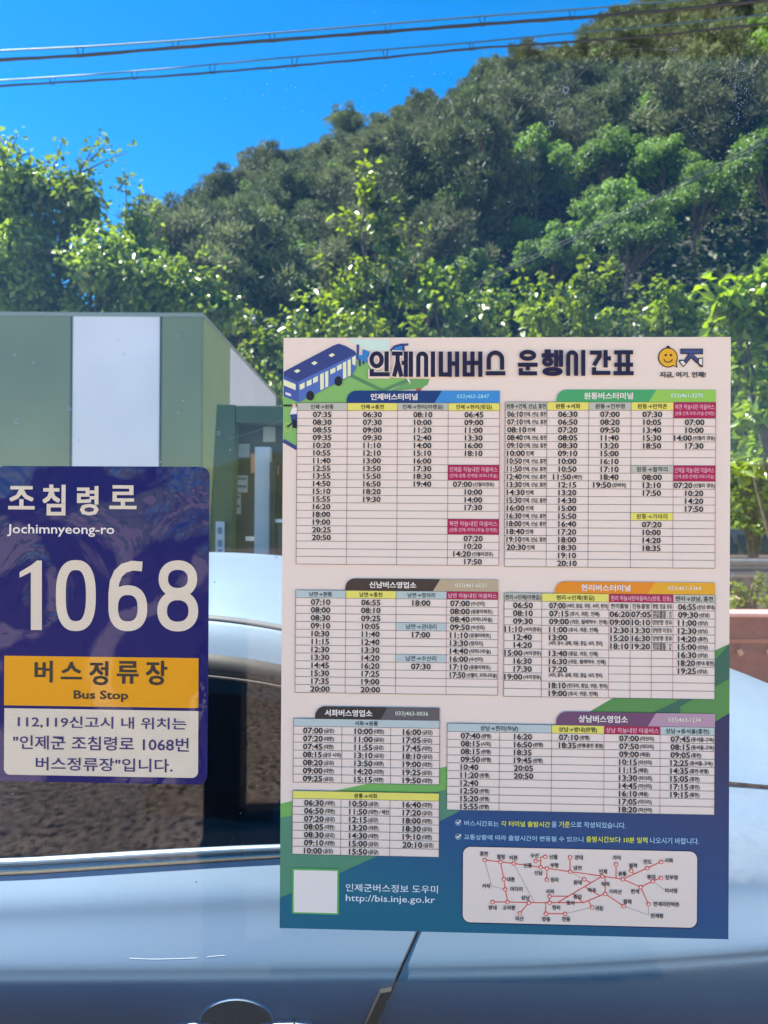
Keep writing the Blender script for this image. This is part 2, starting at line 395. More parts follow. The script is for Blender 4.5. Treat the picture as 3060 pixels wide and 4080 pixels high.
for q in ([(98, 298), (125, 284), (148, 296), (120, 313)], [(225, 240), (250, 225), (273, 238), (247, 256)], [(352, 183), (377, 167), (400, 180), (373, 197)]): pi.poly(zp(Z1, q), CREAM, 7)
for q in ([(24, 358), (112, 395), (112, 438), (24, 402)], [(140, 398), (177, 380), (177, 420), (142, 437)], [(191, 374), (228, 356), (228, 395), (193, 412)], [(238, 350), (274, 332), (274, 372), (240, 390)],
          [(290, 322), (350, 295), (350, 410), (292, 438)], [(364, 288), (402, 270), (402, 305), (366, 323)], [(412, 262), (448, 244), (448, 280), (414, 298)], [(456, 238), (514, 210), (514, 330), (458, 356)], [(524, 200), (552, 184), (548, 258), (526, 248)]):
    pi.poly(zp(Z1, q), CREAM, 7)
pi.stroke(zp(Z1, [(322, 308), (323, 424)]), .0016, BU2, 8); pi.stroke(zp(Z1, [(486, 224), (487, 342)]), .0016, BU2, 8)
pi.poly(zp(Z1, [(38, 450), (78, 466), (78, 484), (38, 470)]), ink('plate', obs(200, 190, 195)), 7)
for c in ((218, 478), (424, 372)): pi.ell(Z1(*c), 29 * .5425 * MPX, 36 * .5425 * MPX, BLACK, 8)
# cyclist at the edge, cut by the table
PK = ink('skin', obs(225, 165, 160))
for k in range(5): pi.ell(Z1(30 + k * 14, 550), 8 * .5425 * MPX, 8 * .5425 * MPX, BLACK, 8, n=12)
pi.ell(Z1(98, 552), 16 * .5425 * MPX, 17 * .5425 * MPX, PK, 8, n=16)
pi.poly(zp(Z1, [(82, 572), (121, 560), (121, 640), (70, 616)]), WHITE, 8); pi.poly(zp(Z1, [(72, 616), (121, 612), (121, 690), (88, 690)]), BU1, 9)
pi.poly(zp(Z1, [(92, 650), (121, 660), (121, 718), (90, 712)]), ink('black_navy', obs(18, 18, 40)), 10)
pi.stroke(zp(Z1, [(50, 708), (85, 680), (118, 676)]), .002, ink('black_navy', (0, 0, 0)), 9)
pi.ell(Z1(54, 708), 30 * .5425 * MPX, 31 * .5425 * MPX, ink('bike_rim', obs(185, 180, 110)), 8, inner=.84)
pi.build('bus_picture', tt)
# title lettering, drawn stroke by stroke
def arch(x0, x1, yb, yt):
    c = (x0 + x1) / 2; r = (x1 - x0) / 2; ys = yt + r * 1.0
    return [(x0, yb)] + [(c + r * math.cos(R(180 + 180 * k / 10)), ys + r * math.sin(R(180 + 180 * k / 10))) for k in range(11)] + [(x1, yb)]
def ring(cx_, cy_, rx, ry, n=26): return [(cx_ + rx * math.cos(2 * math.pi * k / n), cy_ + ry * math.sin(2 * math.pi * k / n)) for k in range(n)]
T1 = [('c', ring(703, 217, 37, 47)), (0, [(776, 157), (776, 303)]), (0, [(668, 285), (668, 323), (797, 323)]),
      (0, [(815, 172), (893, 172)]), (0, [(856, 172), (856, 235), (830, 340)]), (0, [(856, 225), (884, 340)]), (0, [(886, 240), (912, 240)]), (0, [(916, 157), (916, 342)]), (0, [(953, 157), (953, 342)]),
      (0, arch(1007, 1064, 342, 172)), (0, [(1114, 157), (1114, 342)]),
      (0, [(1172, 157), (1172, 325), (1222, 325)]), (0, [(1236, 157), (1236, 342)]), (0, [(1236, 245), (1290, 245)]), (0, [(1290, 157), (1290, 342)]),
      (0, [(1346, 157), (1346, 340)]), (0, [(1402, 157), (1402, 340)]), (0, [(1346, 240), (1402, 240)]), (0, [(1346, 325), (1402, 325)]), (0, [(1402, 240), (1458, 240)]), (0, [(1459, 157), (1459, 342)]),
      (0, arch(1521, 1618, 290, 165)), (0, [(1500, 316), (1642, 316)])]
T2 = [('c', ring(211, 177, 44, 24)), (0, [(143, 243), (280, 243)]), (0, [(211, 243), (211, 282)]), (0, [(162, 266), (162, 303), (276, 303)]),
      (0, [(328, 150), (372, 150)]), (0, [(308, 178), (392, 178)]), ('c', ring(350, 222, 24, 20)), (0, [(409, 140), (409, 258)]), (0, [(409, 198), (440, 198)]), (0, [(443, 140), (443, 258)]), ('c', ring(384, 290, 56, 17)),
      (0, arch(493, 548, 320, 156)), (0, [(598, 140), (598, 320)]),
      (0, [(645, 158), (712, 158), (712, 185), (672, 248)]), (0, [(754, 140), (754, 262)]), (0, [(754, 198), (792, 198)]), (0, [(674, 260), (674, 300), (788, 300)]),
      (0, [(815, 156), (946, 156)]), (0, [(852, 156), (852, 240)]), (0, [(910, 156), (910, 240)]), (0, [(815, 243), (946, 243)]), (0, [(852, 243), (852, 300)]), (0, [(910, 243), (910, 300)]), (0, [(810, 302), (950, 302)])]
ti = Print(OU, OV)
for Z, T, k in ((Z1, T1, .5425), (Z2, T2, .5666)):
    for n_, (c, pts) in enumerate(T):
        w = (31 if Z is Z1 else 29) * k * MPX
        ti.stroke(zp(Z, pts), w, NAVY, 12 + (n_ % 3) * .2, closed=(c == 'c'))
        if Z is Z1 and pts[0][0] < 1140:
            ti.stroke(zp(Z, [(x, y + (4 if i else 0)) for i, (x, y) in enumerate(pts)]), w * 1.75, PAPER, 9 + (n_ % 5) * .2, closed=(c == 'c'))
ti.poly(zp(Z1, [(920, 352), (938, 350), (955, 395), (935, 375)]), WHITE, 6)
ti.build('title_lettering', tt)
# emblem at the top right
em = Print(OU, OV); K2 = .5666 * MPX
OR = ink('orange', obs(240, 150, 30)); EMN = ink('emblem_blue', obs(62, 64, 112))
em.ell(Z2(1193, 190), 68 * K2, 70 * K2, BLACK, 4); em.poly(zp(Z2, [(1222, 245), (1260, 262), (1250, 205)]), BLACK, 4.4)
em.ell(Z2(1193, 190), 61 * K2, 63 * K2, OR, 5); em.poly(zp(Z2, [(1222, 240), (1250, 254), (1243, 205)]), OR, 5.4)
for x in (1177, 1213): em.ell(Z2(x, 174), 8 * K2, 9 * K2, BLACK, 6, n=14)
em.stroke(zp(Z2, [(1163, 202), (1172, 217), (1193, 225), (1214, 217), (1224, 202)]), 7 * K2, BLACK, 6)
em.ell(Z2(1193, 118), 12 * K2, 10 * K2, BLACK, 6, n=14); em.stroke(zp(Z2, [(1196, 118), (1212, 128)]), 9 * K2, BLACK, 6.4)
em.poly(zp(Z2, [(1280, 128), (1438, 128), (1438, 168), (1372, 168), (1432, 225), (1395, 232), (1355, 195), (1320, 235), (1300, 215), (1335, 168), (1280, 165)]), BLACK, 4.8)
em.poly(zp(Z2, [(1286, 134), (1432, 134), (1432, 162), (1360, 162), (1420, 220), (1397, 224), (1352, 183), (1320, 226), (1308, 213), (1348, 162), (1286, 160)]), EMN, 5.8)
em.poly(zp(Z2, [(1298, 205), (1325, 232), (1300, 258), (1268, 218), (1272, 206)]), BLACK, 5); em.poly(zp(Z2, [(1297, 213), (1316, 233), (1300, 249), (1276, 218)]), WHITE, 6)
em.poly(zp(Z2, [(1402, 195), (1437, 190), (1437, 258), (1420, 258), (1400, 235)]), BLACK, 6); em.poly(zp(Z2, [(1409, 202), (1431, 198), (1431, 248), (1408, 230)]), WHITE, 7)
em.text('지금, 여기. 인제!', BLACK, 6, .03, box=(*Z2(1136, 290), *Z2(1456, 333)))
em.build('town_emblem', tt)

def table(name, label, Z, k, xs, ytl, ytr, ybl, ybr, rows, heads, cols, banner=None, title=None, phone=None, merges=(), white=CELLT, rose_cols=(), headh=None, blocks=(), ZL=None, hdiv=None, note_h=.43, txt_h=1.0):
    """one route table: lines, header cells, times"""
    pr = Print(OU, OV)
    us = [(ZL or Z)(x, ytl)[0] if (i == 0 and ZL) else Z(x, (ytl + ytr) / 2)[0] for i, x in enumerate(xs)]
    v0 = (Z(xs[0], ytl)[1] + Z(xs[-1], ytr)[1]) / 2 if not ZL else Z(xs[-1], ytr)[1]
    v1 = (Z(xs[0], ybl)[1] + Z(xs[-1], ybr)[1]) / 2 if not ZL else Z(xs[-1], ybr)[1]
    hh = (headh or 57) * k * MPX; rh = (v1 - v0 - hh) / rows; n = len(xs) - 1
    rowv = [v0] + [v0 + hh + rh * i for i in range(rows + 1)]
    pr.rect(us[0], v0, us[-1], v1, white, 6)
    lw = .00052
    skip = set()
    for (c0, r0, r1) in merges:
        for r_ in range(r0 + 1, r1 + 1): skip.add((c0, r_))
    for (c, r_, span, bm, lines, tm) in blocks:      # coloured cells inside the table
        v_a = rowv[r_] if r_ else v0; v_b = rowv[r_ + span] if r_ else rowv[span]
        pr.rect(us[c], v_a, us[c + 1], v_b, bm, 8)
        for q in range(r_ + 1 if r_ else 1, r_ + span): skip.add((c, q))
        nl = len(lines); wmax = (us[c + 1] - us[c])
        for i, ln in enumerate(lines):
            hh_ = rh * (.72 if i == 0 else .56) if nl > 1 else rh * .72
            vv = v_a + (v_b - v_a) * ((i + .5) / nl * .8 + .1)
            co, _ = glyphs(ln, .006); ww = (co[:, 0].max() - co[:, 0].min()) * hh_
            pr.text(ln, tm, 10, .006, at=(us[c] + wmax / 2, vv), h=hh_, sx=min(1.0, wmax * .93 / ww))
    for c in range(n):
        if c < len(heads) and heads[c]:
            htxt, hmat, span = heads[c]
            pr.rect(us[c], v0, us[c + span], v0 + hh, hmat, 8)
            tm = ROSET if hmat is ROSE else BLACK
            h_ = hh * .66; wmax = us[c + span] - us[c]
            co, _ = glyphs(htxt, .012); ww = (co[:, 0].max() - co[:, 0].min()) * h_
            pr.text(htxt, tm, 10, .012, at=((us[c] + us[c + span]) / 2, v0 + hh * .52), h=h_, sx=min(1.0, wmax * .94 / ww))
        for r_ in range(1, rows + 2):
            if (c, r_) in skip and r_ <= rows: continue
            pr.rect(us[c], rowv[r_] - lw / 2, us[c + 1], rowv[r_] + lw / 2, LINE, 9)
    pr.rect(us[0], v0 - lw / 2, us[-1], v0 + lw / 2, LINE, 9)
    for c in range(n + 1):
        nohead = hdiv and c in hdiv
        pr.rect(us[c] - lw / 2, v0 + (hh if nohead else 0), us[c] + lw / 2, v1, LINER if c in rose_cols else LINE, 9.4)
    th = rh * 1.0 * txt_h
    for c, (al, entries) in enumerate(cols):
        off = al if isinstance(al, (int, float)) else None
        r_ = 1
        for e in entries.split('|'):
            if e.startswith('@'): r_ = int(e[1:]); continue
            e = e.strip()
            if e:
                main, _, note = e.partition('(')
                note = ('(' + note) if note else ''
                if '~' in main: main, _, note = main.partition('~')
                two = note.startswith('(^'); note = note.replace('^', '')
                vv = (rowv[r_] + rowv[r_ + 1]) / 2
                small = not main[:1].isdigit()
                co, _f = glyphs(main or note, .022 if not small else .012)
                mw = (co[:, 0].max() - co[:, 0].min()) * th * (1.12 if not small else .8)
                gap = .0016 if note and not two else 0
                nh = th * (.62 if note.startswith('(') else .66)
                nw = 0
                if note and not two:
                    cn, _f = glyphs(note, .02); nw = (cn[:, 0].max() - cn[:, 0].min()) * nh * .84
                cwid = us[c + 1] - us[c]
                sq = min(1, cwid * .97 / (mw + gap + nw))
                x0 = us[c] + (cwid - (mw + gap + nw) * sq) / 2 if off is None else us[c] + off * cwid
                if off is not None: sq = min(1, (cwid * (.985 - off)) / (mw + gap + nw))
                if small and main:
                    ls = main.split('/')
                    for i, ln in enumerate(ls):
                        pr.text(ln, BLACK, 10, .012, at=(us[c] + cwid / 2, vv + (i - (len(ls) - 1) / 2) * rh * .44), h=th * (.68 if len(ls) == 1 else .5), sx=min(.9, cwid * .92 / max(1e-6, (lambda q: (q[:, 0].max() - q[:, 0].min()) * th * (.68 if len(ls) == 1 else .5))(glyphs(ln, .012)[0]))))
                else:
                    pr.text(main, BLACK, 10, .022, at=(x0, vv), h=th, sx=1.12 * sq, align='l')
                    if note and not two: pr.text(note, BLACK, 10, .02, at=(x0 + (mw + gap) * sq, vv + th * .03), h=nh, sx=.84 * sq, align='l')
                    if two:
                        cn, _f = glyphs(note, .02); nw = (cn[:, 0].max() - cn[:, 0].min()) * th * .62
                        pr.text(note, BLACK, 10, .02, at=(x0, vv + rh * .72), h=th * .62, sx=min(.84, cwid * .8 / nw), align='l')
            r_ += 1
    if banner:
        Zb, x0, x1, yt0, yt1, yb0, yb1, sxt, sxb, ca, cb_ = banner
        u0, u1 = Zb(x0, yb0)[0], Zb(x1, yt1)[0]; va = (Zb(x0 + 60, yt0)[1] + Zb(x1, yt1)[1]) / 2; vb = v0
        ua, ub = Zb(sxt, yt0)[0], Zb(sxb, yb0)[0]; rr = (vb - va) * .8
        pts = [(u0, vb)] + [(u0 + rr - rr * math.cos(R(90 * q / 8)), va + rr - rr * math.sin(R(90 * q / 8))) for q in range(9)] + [(ua, va), (ub, vb)]
        pr.poly(pts, ca, 8); pr.poly([(ua, va), (u1, va), (u1, vb), (ub, vb)], cb_, 8)
        vm = (va + vb) / 2
        b0, b1 = title[1]; pr.text(title[0], WHITE, 10, .03, box=(Zb(b0, yt0)[0], va + (vb - va) * .22, Zb(b1, yt0)[0], vb - (vb - va) * .22))
        b0, b1 = phone[1]; pr.text(phone[0], phone[2], 10, .004, box=(Zb(b0, yt0)[0], va + (vb - va) * .3, Zb(b1, yt0)[0], vb - (vb - va) * .28))
    o = pr.build(name, tt); o['label'] = label
    return o
def C(*a): return ink('banner_%d_%d_%d' % a, obs(*a))
table('timetable_block', 'table under the dark and light blue header', Z1, .5425, [123, 490, 856, 1226, 1601], 531, 532, 1706, 1720, 20,
      [('인제→원통', GREYH, 1), ('인제→홍천', YELH, 1), ('인제→현리(아랫길)', GREYH, 1), ('인제→현리(윗길)', YELH, 1)],
      [('c', '07:35|08:30|08:55|09:35|10:20|10:55|11:40|12:55|13:55|14:50|15:10|15:55|16:20|18:00|19:00|20:25|20:50'),
       ('c', '06:30|07:30|09:00|09:30|11:10|12:10|13:00|13:50|15:50|16:50|18:20|19:30'),
       ('c', '08:10|10:00|11:20|12:40|14:00|15:10|16:00|17:30|18:30|19:40'),
       ('c', '06:45|09:00|11:00|13:30|16:00|18:10|@10|07:00(신월리경유)|10:00|14:00|17:30|@17|07:20|10:20|14:20(신월리경유)|17:50')],
      banner=(Z1, 484, 1602, 443, 441, 531, 531, 1180, 1125, C(14, 48, 104), C(52, 120, 182)), title=('인제버스터미널', (660, 1003)), phone=('033)463-2847', (1288, 1524), SKYT), rose_cols=(4,),
      blocks=[(3, 8, 2, ROSE, ['인제읍 하늘내린 마을버스', '(인제-원통-한계령-자작나무숲)'], ROSET), (3, 15, 2, ROSE, ['북면 하늘내린 마을버스', '(원통-인제-자작나무숲-한계령)'], ROSET)])
N3 = '~인제, 신남, 홍천'
table('timetable_block', 'table under the two-tone green header', Z2, .5666, [55, 346, 638, 934, 1230, 1525], 506, 500, 1650, 1667, 20,
      [('원통→인제, 신남, 홍천', GREYH, 1), ('원통→서화', YELH, 1), ('원통→진부령', GREYH, 1), ('원통→민박촌', YELH, 1), None],
      [(.045, '|'.join(t + (N3 if n else '~인제') for t, n in (('06:10', 1), ('07:10', 1), ('08:10', 0), ('08:40', 1), ('09:10', 1), ('10:00', 0), ('10:50', 1), ('11:50', 1), ('12:40', 1), ('13:30', 1), ('14:30', 0), ('15:30', 1), ('16:00', 0), ('16:30', 1), ('18:00', 1), ('18:40', 0), ('19:10', 1), ('20:30', 0)))),
       ('c', '06:30|06:50|07:20|08:05|08:30|09:10|10:00|10:50|11:50(해안)|12:15|13:20|14:30|15:00|15:50|16:40|17:20|18:00|18:30|19:10|20:10'),
       ('c', '07:00|08:20|09:50|11:40|13:20|15:00|16:10|17:10|18:40|19:50(장바위)'),
       ('c', '07:30|10:05|13:40|15:30|18:50|@9|08:00|13:10|17:50|@15|07:20|10:00|14:20|18:35'),
       ('c', '|07:00|10:00|14:00(신월리 경유)|17:30|@10|07:20(신월리 경유)|10:20|14:20|17:50')],
      banner=(Z2, 413, 1525, 418, 415, 503, 500, 1112, 1055, C(62, 142, 88), C(134, 172, 70)), title=('원통버스터미널', (603, 948)), phone=('033)461-3270', (1210, 1435), PALE), rose_cols=(4, 5),
      blocks=[(4, 0, 2, ROSE, ['북면 하늘내린 마을버스', '(원통-인제-자작나무숲-한계령)'], ROSET), (4, 8, 2, ROSE, ['인제읍 하늘내린 마을버스', '(인제-원통-한계령-자작나무숲)'], ROSET),
              (3, 8, 1, GREYH, ['원통→월학리'], BLACK), (3, 14, 1, YELH, ['원통→가아리'], BLACK)])
table('timetable_block', 'table under the dark brown and tan header', Z3, .5425, [112, 478, 845, 1214, 1590], 162, 180, 909, 935, 12,
      [('남면→원통', BLUEH, 1), ('남면→홍천', YELH, 1), ('남면→정자리', BLUEH, 1), ('남면 하늘내린 마을버스', ROSE, 1)],
      [('c', '07:10|08:00|08:30|09:10|10:30|11:15|12:30|13:30|14:45|15:30|17:35|20:00'), ('c', '06:55|08:10|09:25|10:05|11:40|12:40|13:30|14:20|16:20|17:25|19:00|20:00'),
       ('c', '18:00|@5|17:00|@9|07:30'), (.07, '07:00(수산리)|08:00(응봉아파트)|08:40(자작나무숲)|09:50(수산리)|11:10(응봉아파트)|13:30(정자리)|14:40(자작나무숲)|16:00(수산리)|17:10(응봉아파트)|17:50(신월리, 자작나무숲)')],
      banner=(Z3, 474, 1590, 77, 92, 165, 180, 1168, 1113, C(56, 40, 36), C(168, 144, 120)), title=('신남버스영업소', (650, 993)), phone=('033)461-6021', (1277, 1503), TINT), rose_cols=(3, 4),
      blocks=[(2, 4, 1, BLUEH, ['남면→관대리'], BLACK), (2, 8, 1, BLUEH, ['남면→수산리'], BLACK)])
table('timetable_block', 'table under the orange header', Z4, .5666, [47, 310, 779, 929, 1077, 1227, 1521], 174, 194, 900, 922, 12,
      [('현리→인제(아랫길)', GREYH, 1), ('현리→인제(윗길)', YELH, 1), ('현리 하늘내린마을버스(방동, 진동)', ROSE, 3), None, None, ('현리→상남, 홍천', GREYH, 1)],
      [('c', '06:50|08:10|09:30|11:10(서리경유)|12:40|14:20|15:00(서리경유)|16:30|17:30|19:00(서리경유)'),
       (.11, '07:00(서리, 중답, 귀둔, 서리, 현리)|07:15(포사, 귀둔, 인제)|09:00(귀둔, 필레약수, 인제)|11:00(포사, 귀둔, 인제)|13:00(^서리, 용수, 곰배, 귀둔, 중답, 서리, 현리)||13:40(중답, 귀둔, 인제)|16:30(귀둔, 필레약수, 인제)|17:20(^서리, 용수, 곰배, 귀둔, 중답, 서리, 현리)||18:10(진다리, 중답, 귀둔, 현리)|19:00(포사, 귀둔, 인제)'),
       ('c', '현리출발|06:20|09:00|12:30|15:20|18:10'), ('c', '진동출발|07:05|10:10|13:30|16:30|19:20'), ('c', '쩡발, 밤골 경유|현리출발 : X/진동출발 : O|양방향 경유|양방향 미경유|양방향 경유|현리출발 : O/진동출발 : X'),
       (.12, '06:55(상남-방내)|09:30(상남)|11:00(상남)|12:30(상남)|14:20(홍천)|15:00(상남)|16:30(상남)|18:20(방내-홍천)|19:25(상남)')],
      banner=(Z4, 403, 1521, 95, 108, 178, 192, 1103, 1045, C(222, 120, 14), C(232, 146, 30)), title=('현리버스터미널', (583, 930)), phone=('033)461-5364', (1192, 1420), TINT), rose_cols=(2, 5), merges=[(1, 5, 6), (1, 9, 10)], hdiv=(3, 4))
DK = C(38, 33, 38)
table('timetable_block', 'table under the black and grey header', Z3, .5425, [97, 450, 806, 1163], 1100, 1118, 1565, 1587, 7, [('서화→원통', BLUEH, 3), None, None],
      [(.2, '07:00 (금강)|07:20 (대한)|07:45 (대한)|08:15 (금강 시외)|08:20 (금강)|09:00 (대한)|09:25 (금강)'), (.26, '10:00 (대한)|11:00 (금강)|11:55 (금강)|13:10 (금강)|13:50 (대한)|14:20 (대한)|15:15 (대한)'),
       (.25, '16:00 (금강)|17:05 (금강)|17:45 (대한)|18:10 (금강)|19:00 (대한)|19:25 (금강)|19:50 (대한)')],
      banner=(Z3, 254, 1163, 1012, 1027, 1102, 1116, 782, 732, DK, C(84, 76, 82)), title=('서화버스영업소', (325, 672)), phone=('033)463-0036', (840, 1080), TINT), hdiv=(1, 2))
table('timetable_block', 'table with a plain yellow head row at the lower left', Z5, .5425, [90, 443, 801, 1160], 263, 285, 727, 752, 7, [('원통→서화', YELH, 3), None, None],
      [(.24, '06:30 (대한)|06:50 (대한)|07:20 (금강)|08:05 (대한)|08:30 (금강)|09:10 (대한)|10:00 (금강)'), (.17, '10:50 (금강)|11:50 (대한) / 해안|12:15 (금강)|13:20 (대한)|14:30 (대한)|15:00 (금강)|15:50 (금강)'),
       (.26, '16:40 (대한)|17:20 (금강)|18:00 (대한)|18:30 (금강)|19:10 (대한)|20:10 (금강)')], hdiv=(1, 2))
table('timetable_block', 'table under the purple and pink header', Z4, .5666, [-351, 14, 378, 745, 1137, 1518], 1098, 1108, 1700, 1722, 10,
      [('상남→현리(하남)', BLUEH, 2), None, ('상남→방내(완행)', YELH, 1), ('상남 하늘내린 마을버스', ROSE, 1), ('상남→동서울(홍천)', BLUEH, 1)],
      [(.26, '07:40(완행)|08:15(시외)|08:15(완행)|09:50(완행)|10:40|11:20(완행)|12:40|12:50(완행)|15:20(완행)|15:55(완행)'), (.28, '16:20|16:50(완행)|18:35|19:45(완행)|20:05|20:50'), (.14, '07:10(완행)|18:35(완행:홍천 종점)'),
       (.27, '07:00(미산리)|07:50(미다리)|09:00(왜골)|10:15(미산리)|11:15(왜골)|13:30(미다리)|14:45(미산리)|16:10(왜골)|17:05(미다리)|18:20(미산리)'),
       (.19, '07:45(동서울-고속)|08:15(동서울-고속)|09:05(홍천)|12:25(동서울-고속)|14:35(홍천-완행)|15:05(홍천)|17:15(홍천)|19:15(홍천)')],
      banner=(Z4, 410, 1520, 1007, 1023, 1092, 1105, 1107, 1050, C(98, 58, 92), C(164, 126, 146)), title=('상남버스영업소', (565, 910)), phone=('033)463-1234', (1193, 1418), TINT), rose_cols=(3, 4), ZL=None, hdiv=(1,))
# notes, address, empty code panel
no = Print(OU, OV)
NT = ink('note_text', obs(150, 180, 205))
for y0, parts in ((136, [('버스시간표는', 100, 298, NT, 118, 153), ('각 터미널 출발시간', 312, 594, YELT, 120, 158), ('을', 603, 632, NT, 122, 158), ('기준', 645, 708, YELT, 123, 160), ('으로 작성되었습니다.', 712, 1030, NT, 124, 165)]),
                  (215, [('교통상황에 따라 출발시간이 변동될 수 있으니', 98, 785, NT, 198, 243), ('출발시간보다 10분 일찍', 802, 1155, YELT, 208, 250), ('나오시기 바랍니다.', 1170, 1452, NT, 214, 257)])):
    for s_, x0, x1, m_, ya, yb in parts: no.text(s_, m_, 8, .012, box=(*Z6(x0, ya), *Z6(x1, yb)))
for cy_ in (131, 212):
    no.ell(Z6(64, cy_), 17 * .6872 * MPX, 17 * .6872 * MPX, NT, 8, inner=.86); no.stroke(zp(Z6, [(54, cy_ - 4), (62, cy_ + 6), (80, cy_ - 14)]), .0017, WHITE, 9)
no.build('notice_lettering', tt)
no = Print(OU, OV)
no.text('인제군버스정보 도우미', PALE, 8, .006, box=(*Z5(478, 942), *Z5(1150, 1015)))
no.text('http://bis.inje.go.kr', PALE, 8, .006, box=(*Z5(478, 1022), *Z5(1130, 1100)))
no.build('website_lettering', tt)
cp = Print(OU, OV)
a0, a1 = Z5(86, 830), Z5(428, 1172); cp.rect(*a0, *a1, ink('frame_green', obs(80, 150, 78)), 6)
a0, a1 = Z5(99, 844), Z5(414, 1160); cp.rect(*a0, *a1, WHITE, 7); cp.build('code_panel', tt)
# route map
rmap = Print(OU, OV); K6 = .6872 * MPX
REDL = ink('route_red', obs(205, 62, 48)); GRL = ink('route_grey', obs(110, 105, 105))
a0, a1 = Z6(93, 270), Z6(1440, 738); rmap.rrect(a0[0] - .001, a0[1] - .0008, a1[0] + .0016, a1[1] + .0016, .011, ink('map_edge', obs(8, 18, 60)), 6); rmap.rrect(*a0, *a1, .010, CELLT, 7)
N = dict(hc=(217, 346), cj=(308, 357), er=(384, 366), sn=(539, 388), ss=(511, 351), sw=(566, 327), bp=(576, 394), jj=(574, 460), gd=(709, 330), nj=(709, 413), wd=(790, 457), ij=(895, 439), ga=(974, 370), wt=(1012, 457), wh=(1061, 407), cd=(1153, 393),
         sh=(1234, 357), hg=(1116, 502), yd=(1185, 468), jb=(1233, 449), hm=(1160, 600), pl=(1018, 612), gr=(911, 541), sr=(591, 555), hr=(591, 592), gw=(836, 619), bd=(569, 655), jd=(680, 656), sg=(472, 592), ms=(420, 653), go=(349, 588), bn=(262, 588), md=(336, 515), nc=(327, 456))
LN = [['hc', 'cj', 'er', 'sn', 'bp', 'nj', 'ij', 'wt'], ['cj', 'nc', 'md', 'go'], ['bn', 'go', 'sg', 'hr', (785, 592), 'gr'], ['sg', 'ms'], ['sn', (541, 329), 'sw'], [(541, 351), 'ss'], ['bp', 'jj'], ['nj', 'gd'], ['ij', (640, 590)], ['wd', (828, 478)], [(795, 500), (878, 550)],
      [(725, 540), (785, 592)], [(815, 582), 'gw'], ['sr', (695, 555)], ['sr', 'hr'], [(569, 592), 'bd', 'jd'], [(911, 445), 'gr'], ['gr', 'pl'], ['ga', (974, 450)], ['wt', 'cd', 'sh'], ['wh', (1080, 428)], ['wt', 'hg', 'yd', 'jb'], ['hg', 'hm']]
for q in [['hc', (257, 497), 'md'], ['er', (503, 590)], ['nj', 'wd'], ['gw', 'jd'], ['pl', (1160, 662), 'hm'], ['yd', (1250, 515)]]: rmap.stroke([Z6(*(N[x] if isinstance(x, str) else x)) for x in q], 2.2 * K6, GRL, 8)
for q in LN: rmap.stroke([Z6(*(N[x] if isinstance(x, str) else x)) for x in q], 5 * K6, REDL, 9)
for c in N.values(): rmap.ell(Z6(*c), 12.5 * K6, 12.5 * K6, REDL, 10, n=18); rmap.ell(Z6(*c), 7.5 * K6, 7.5 * K6, CELLT, 11, n=16)
for s_, x, y in [('홍천', 212, 310), ('철정', 310, 327), ('어론', 382, 333), ('신남', 527, 419), ('신풍', 465, 377), ('수산', 505, 320), ('신월', 612, 328), ('부평', 618, 376), ('정자', 620, 460), ('관대', 758, 331), ('남전', 752, 391), ('원대', 752, 475), ('인제', 898, 412), ('가아', 978, 333), ('원통', 1010, 425),
                 ('월학', 1072, 378), ('천도', 1155, 356), ('서화', 1277, 348), ('한계', 1082, 526), ('용대', 1175, 443), ('진부령', 1292, 446), ('미시령', 1290, 522), ('한계리민박촌', 1263, 600), ('한계령', 1208, 667), ('필레', 1038, 585), ('가리산', 969, 528), ('덕적', 912, 485), ('하추', 835, 520), ('서리', 591, 527),
                 ('중답', 752, 557), ('포사', 712, 593), ('현리', 628, 619), ('귀둔', 877, 624), ('방동', 571, 686), ('진동', 686, 686), ('상남', 452, 563), ('미산', 418, 683), ('고석평', 355, 620), ('방내', 262, 619), ('미다리', 400, 513), ('내촌', 368, 457), ('서석', 224, 495)]:
    rmap.text(s_, BLACK, 12, .022, at=Z6(x, y), h=29 * K6, sx=.93)
rmap.build('route_map', tt)

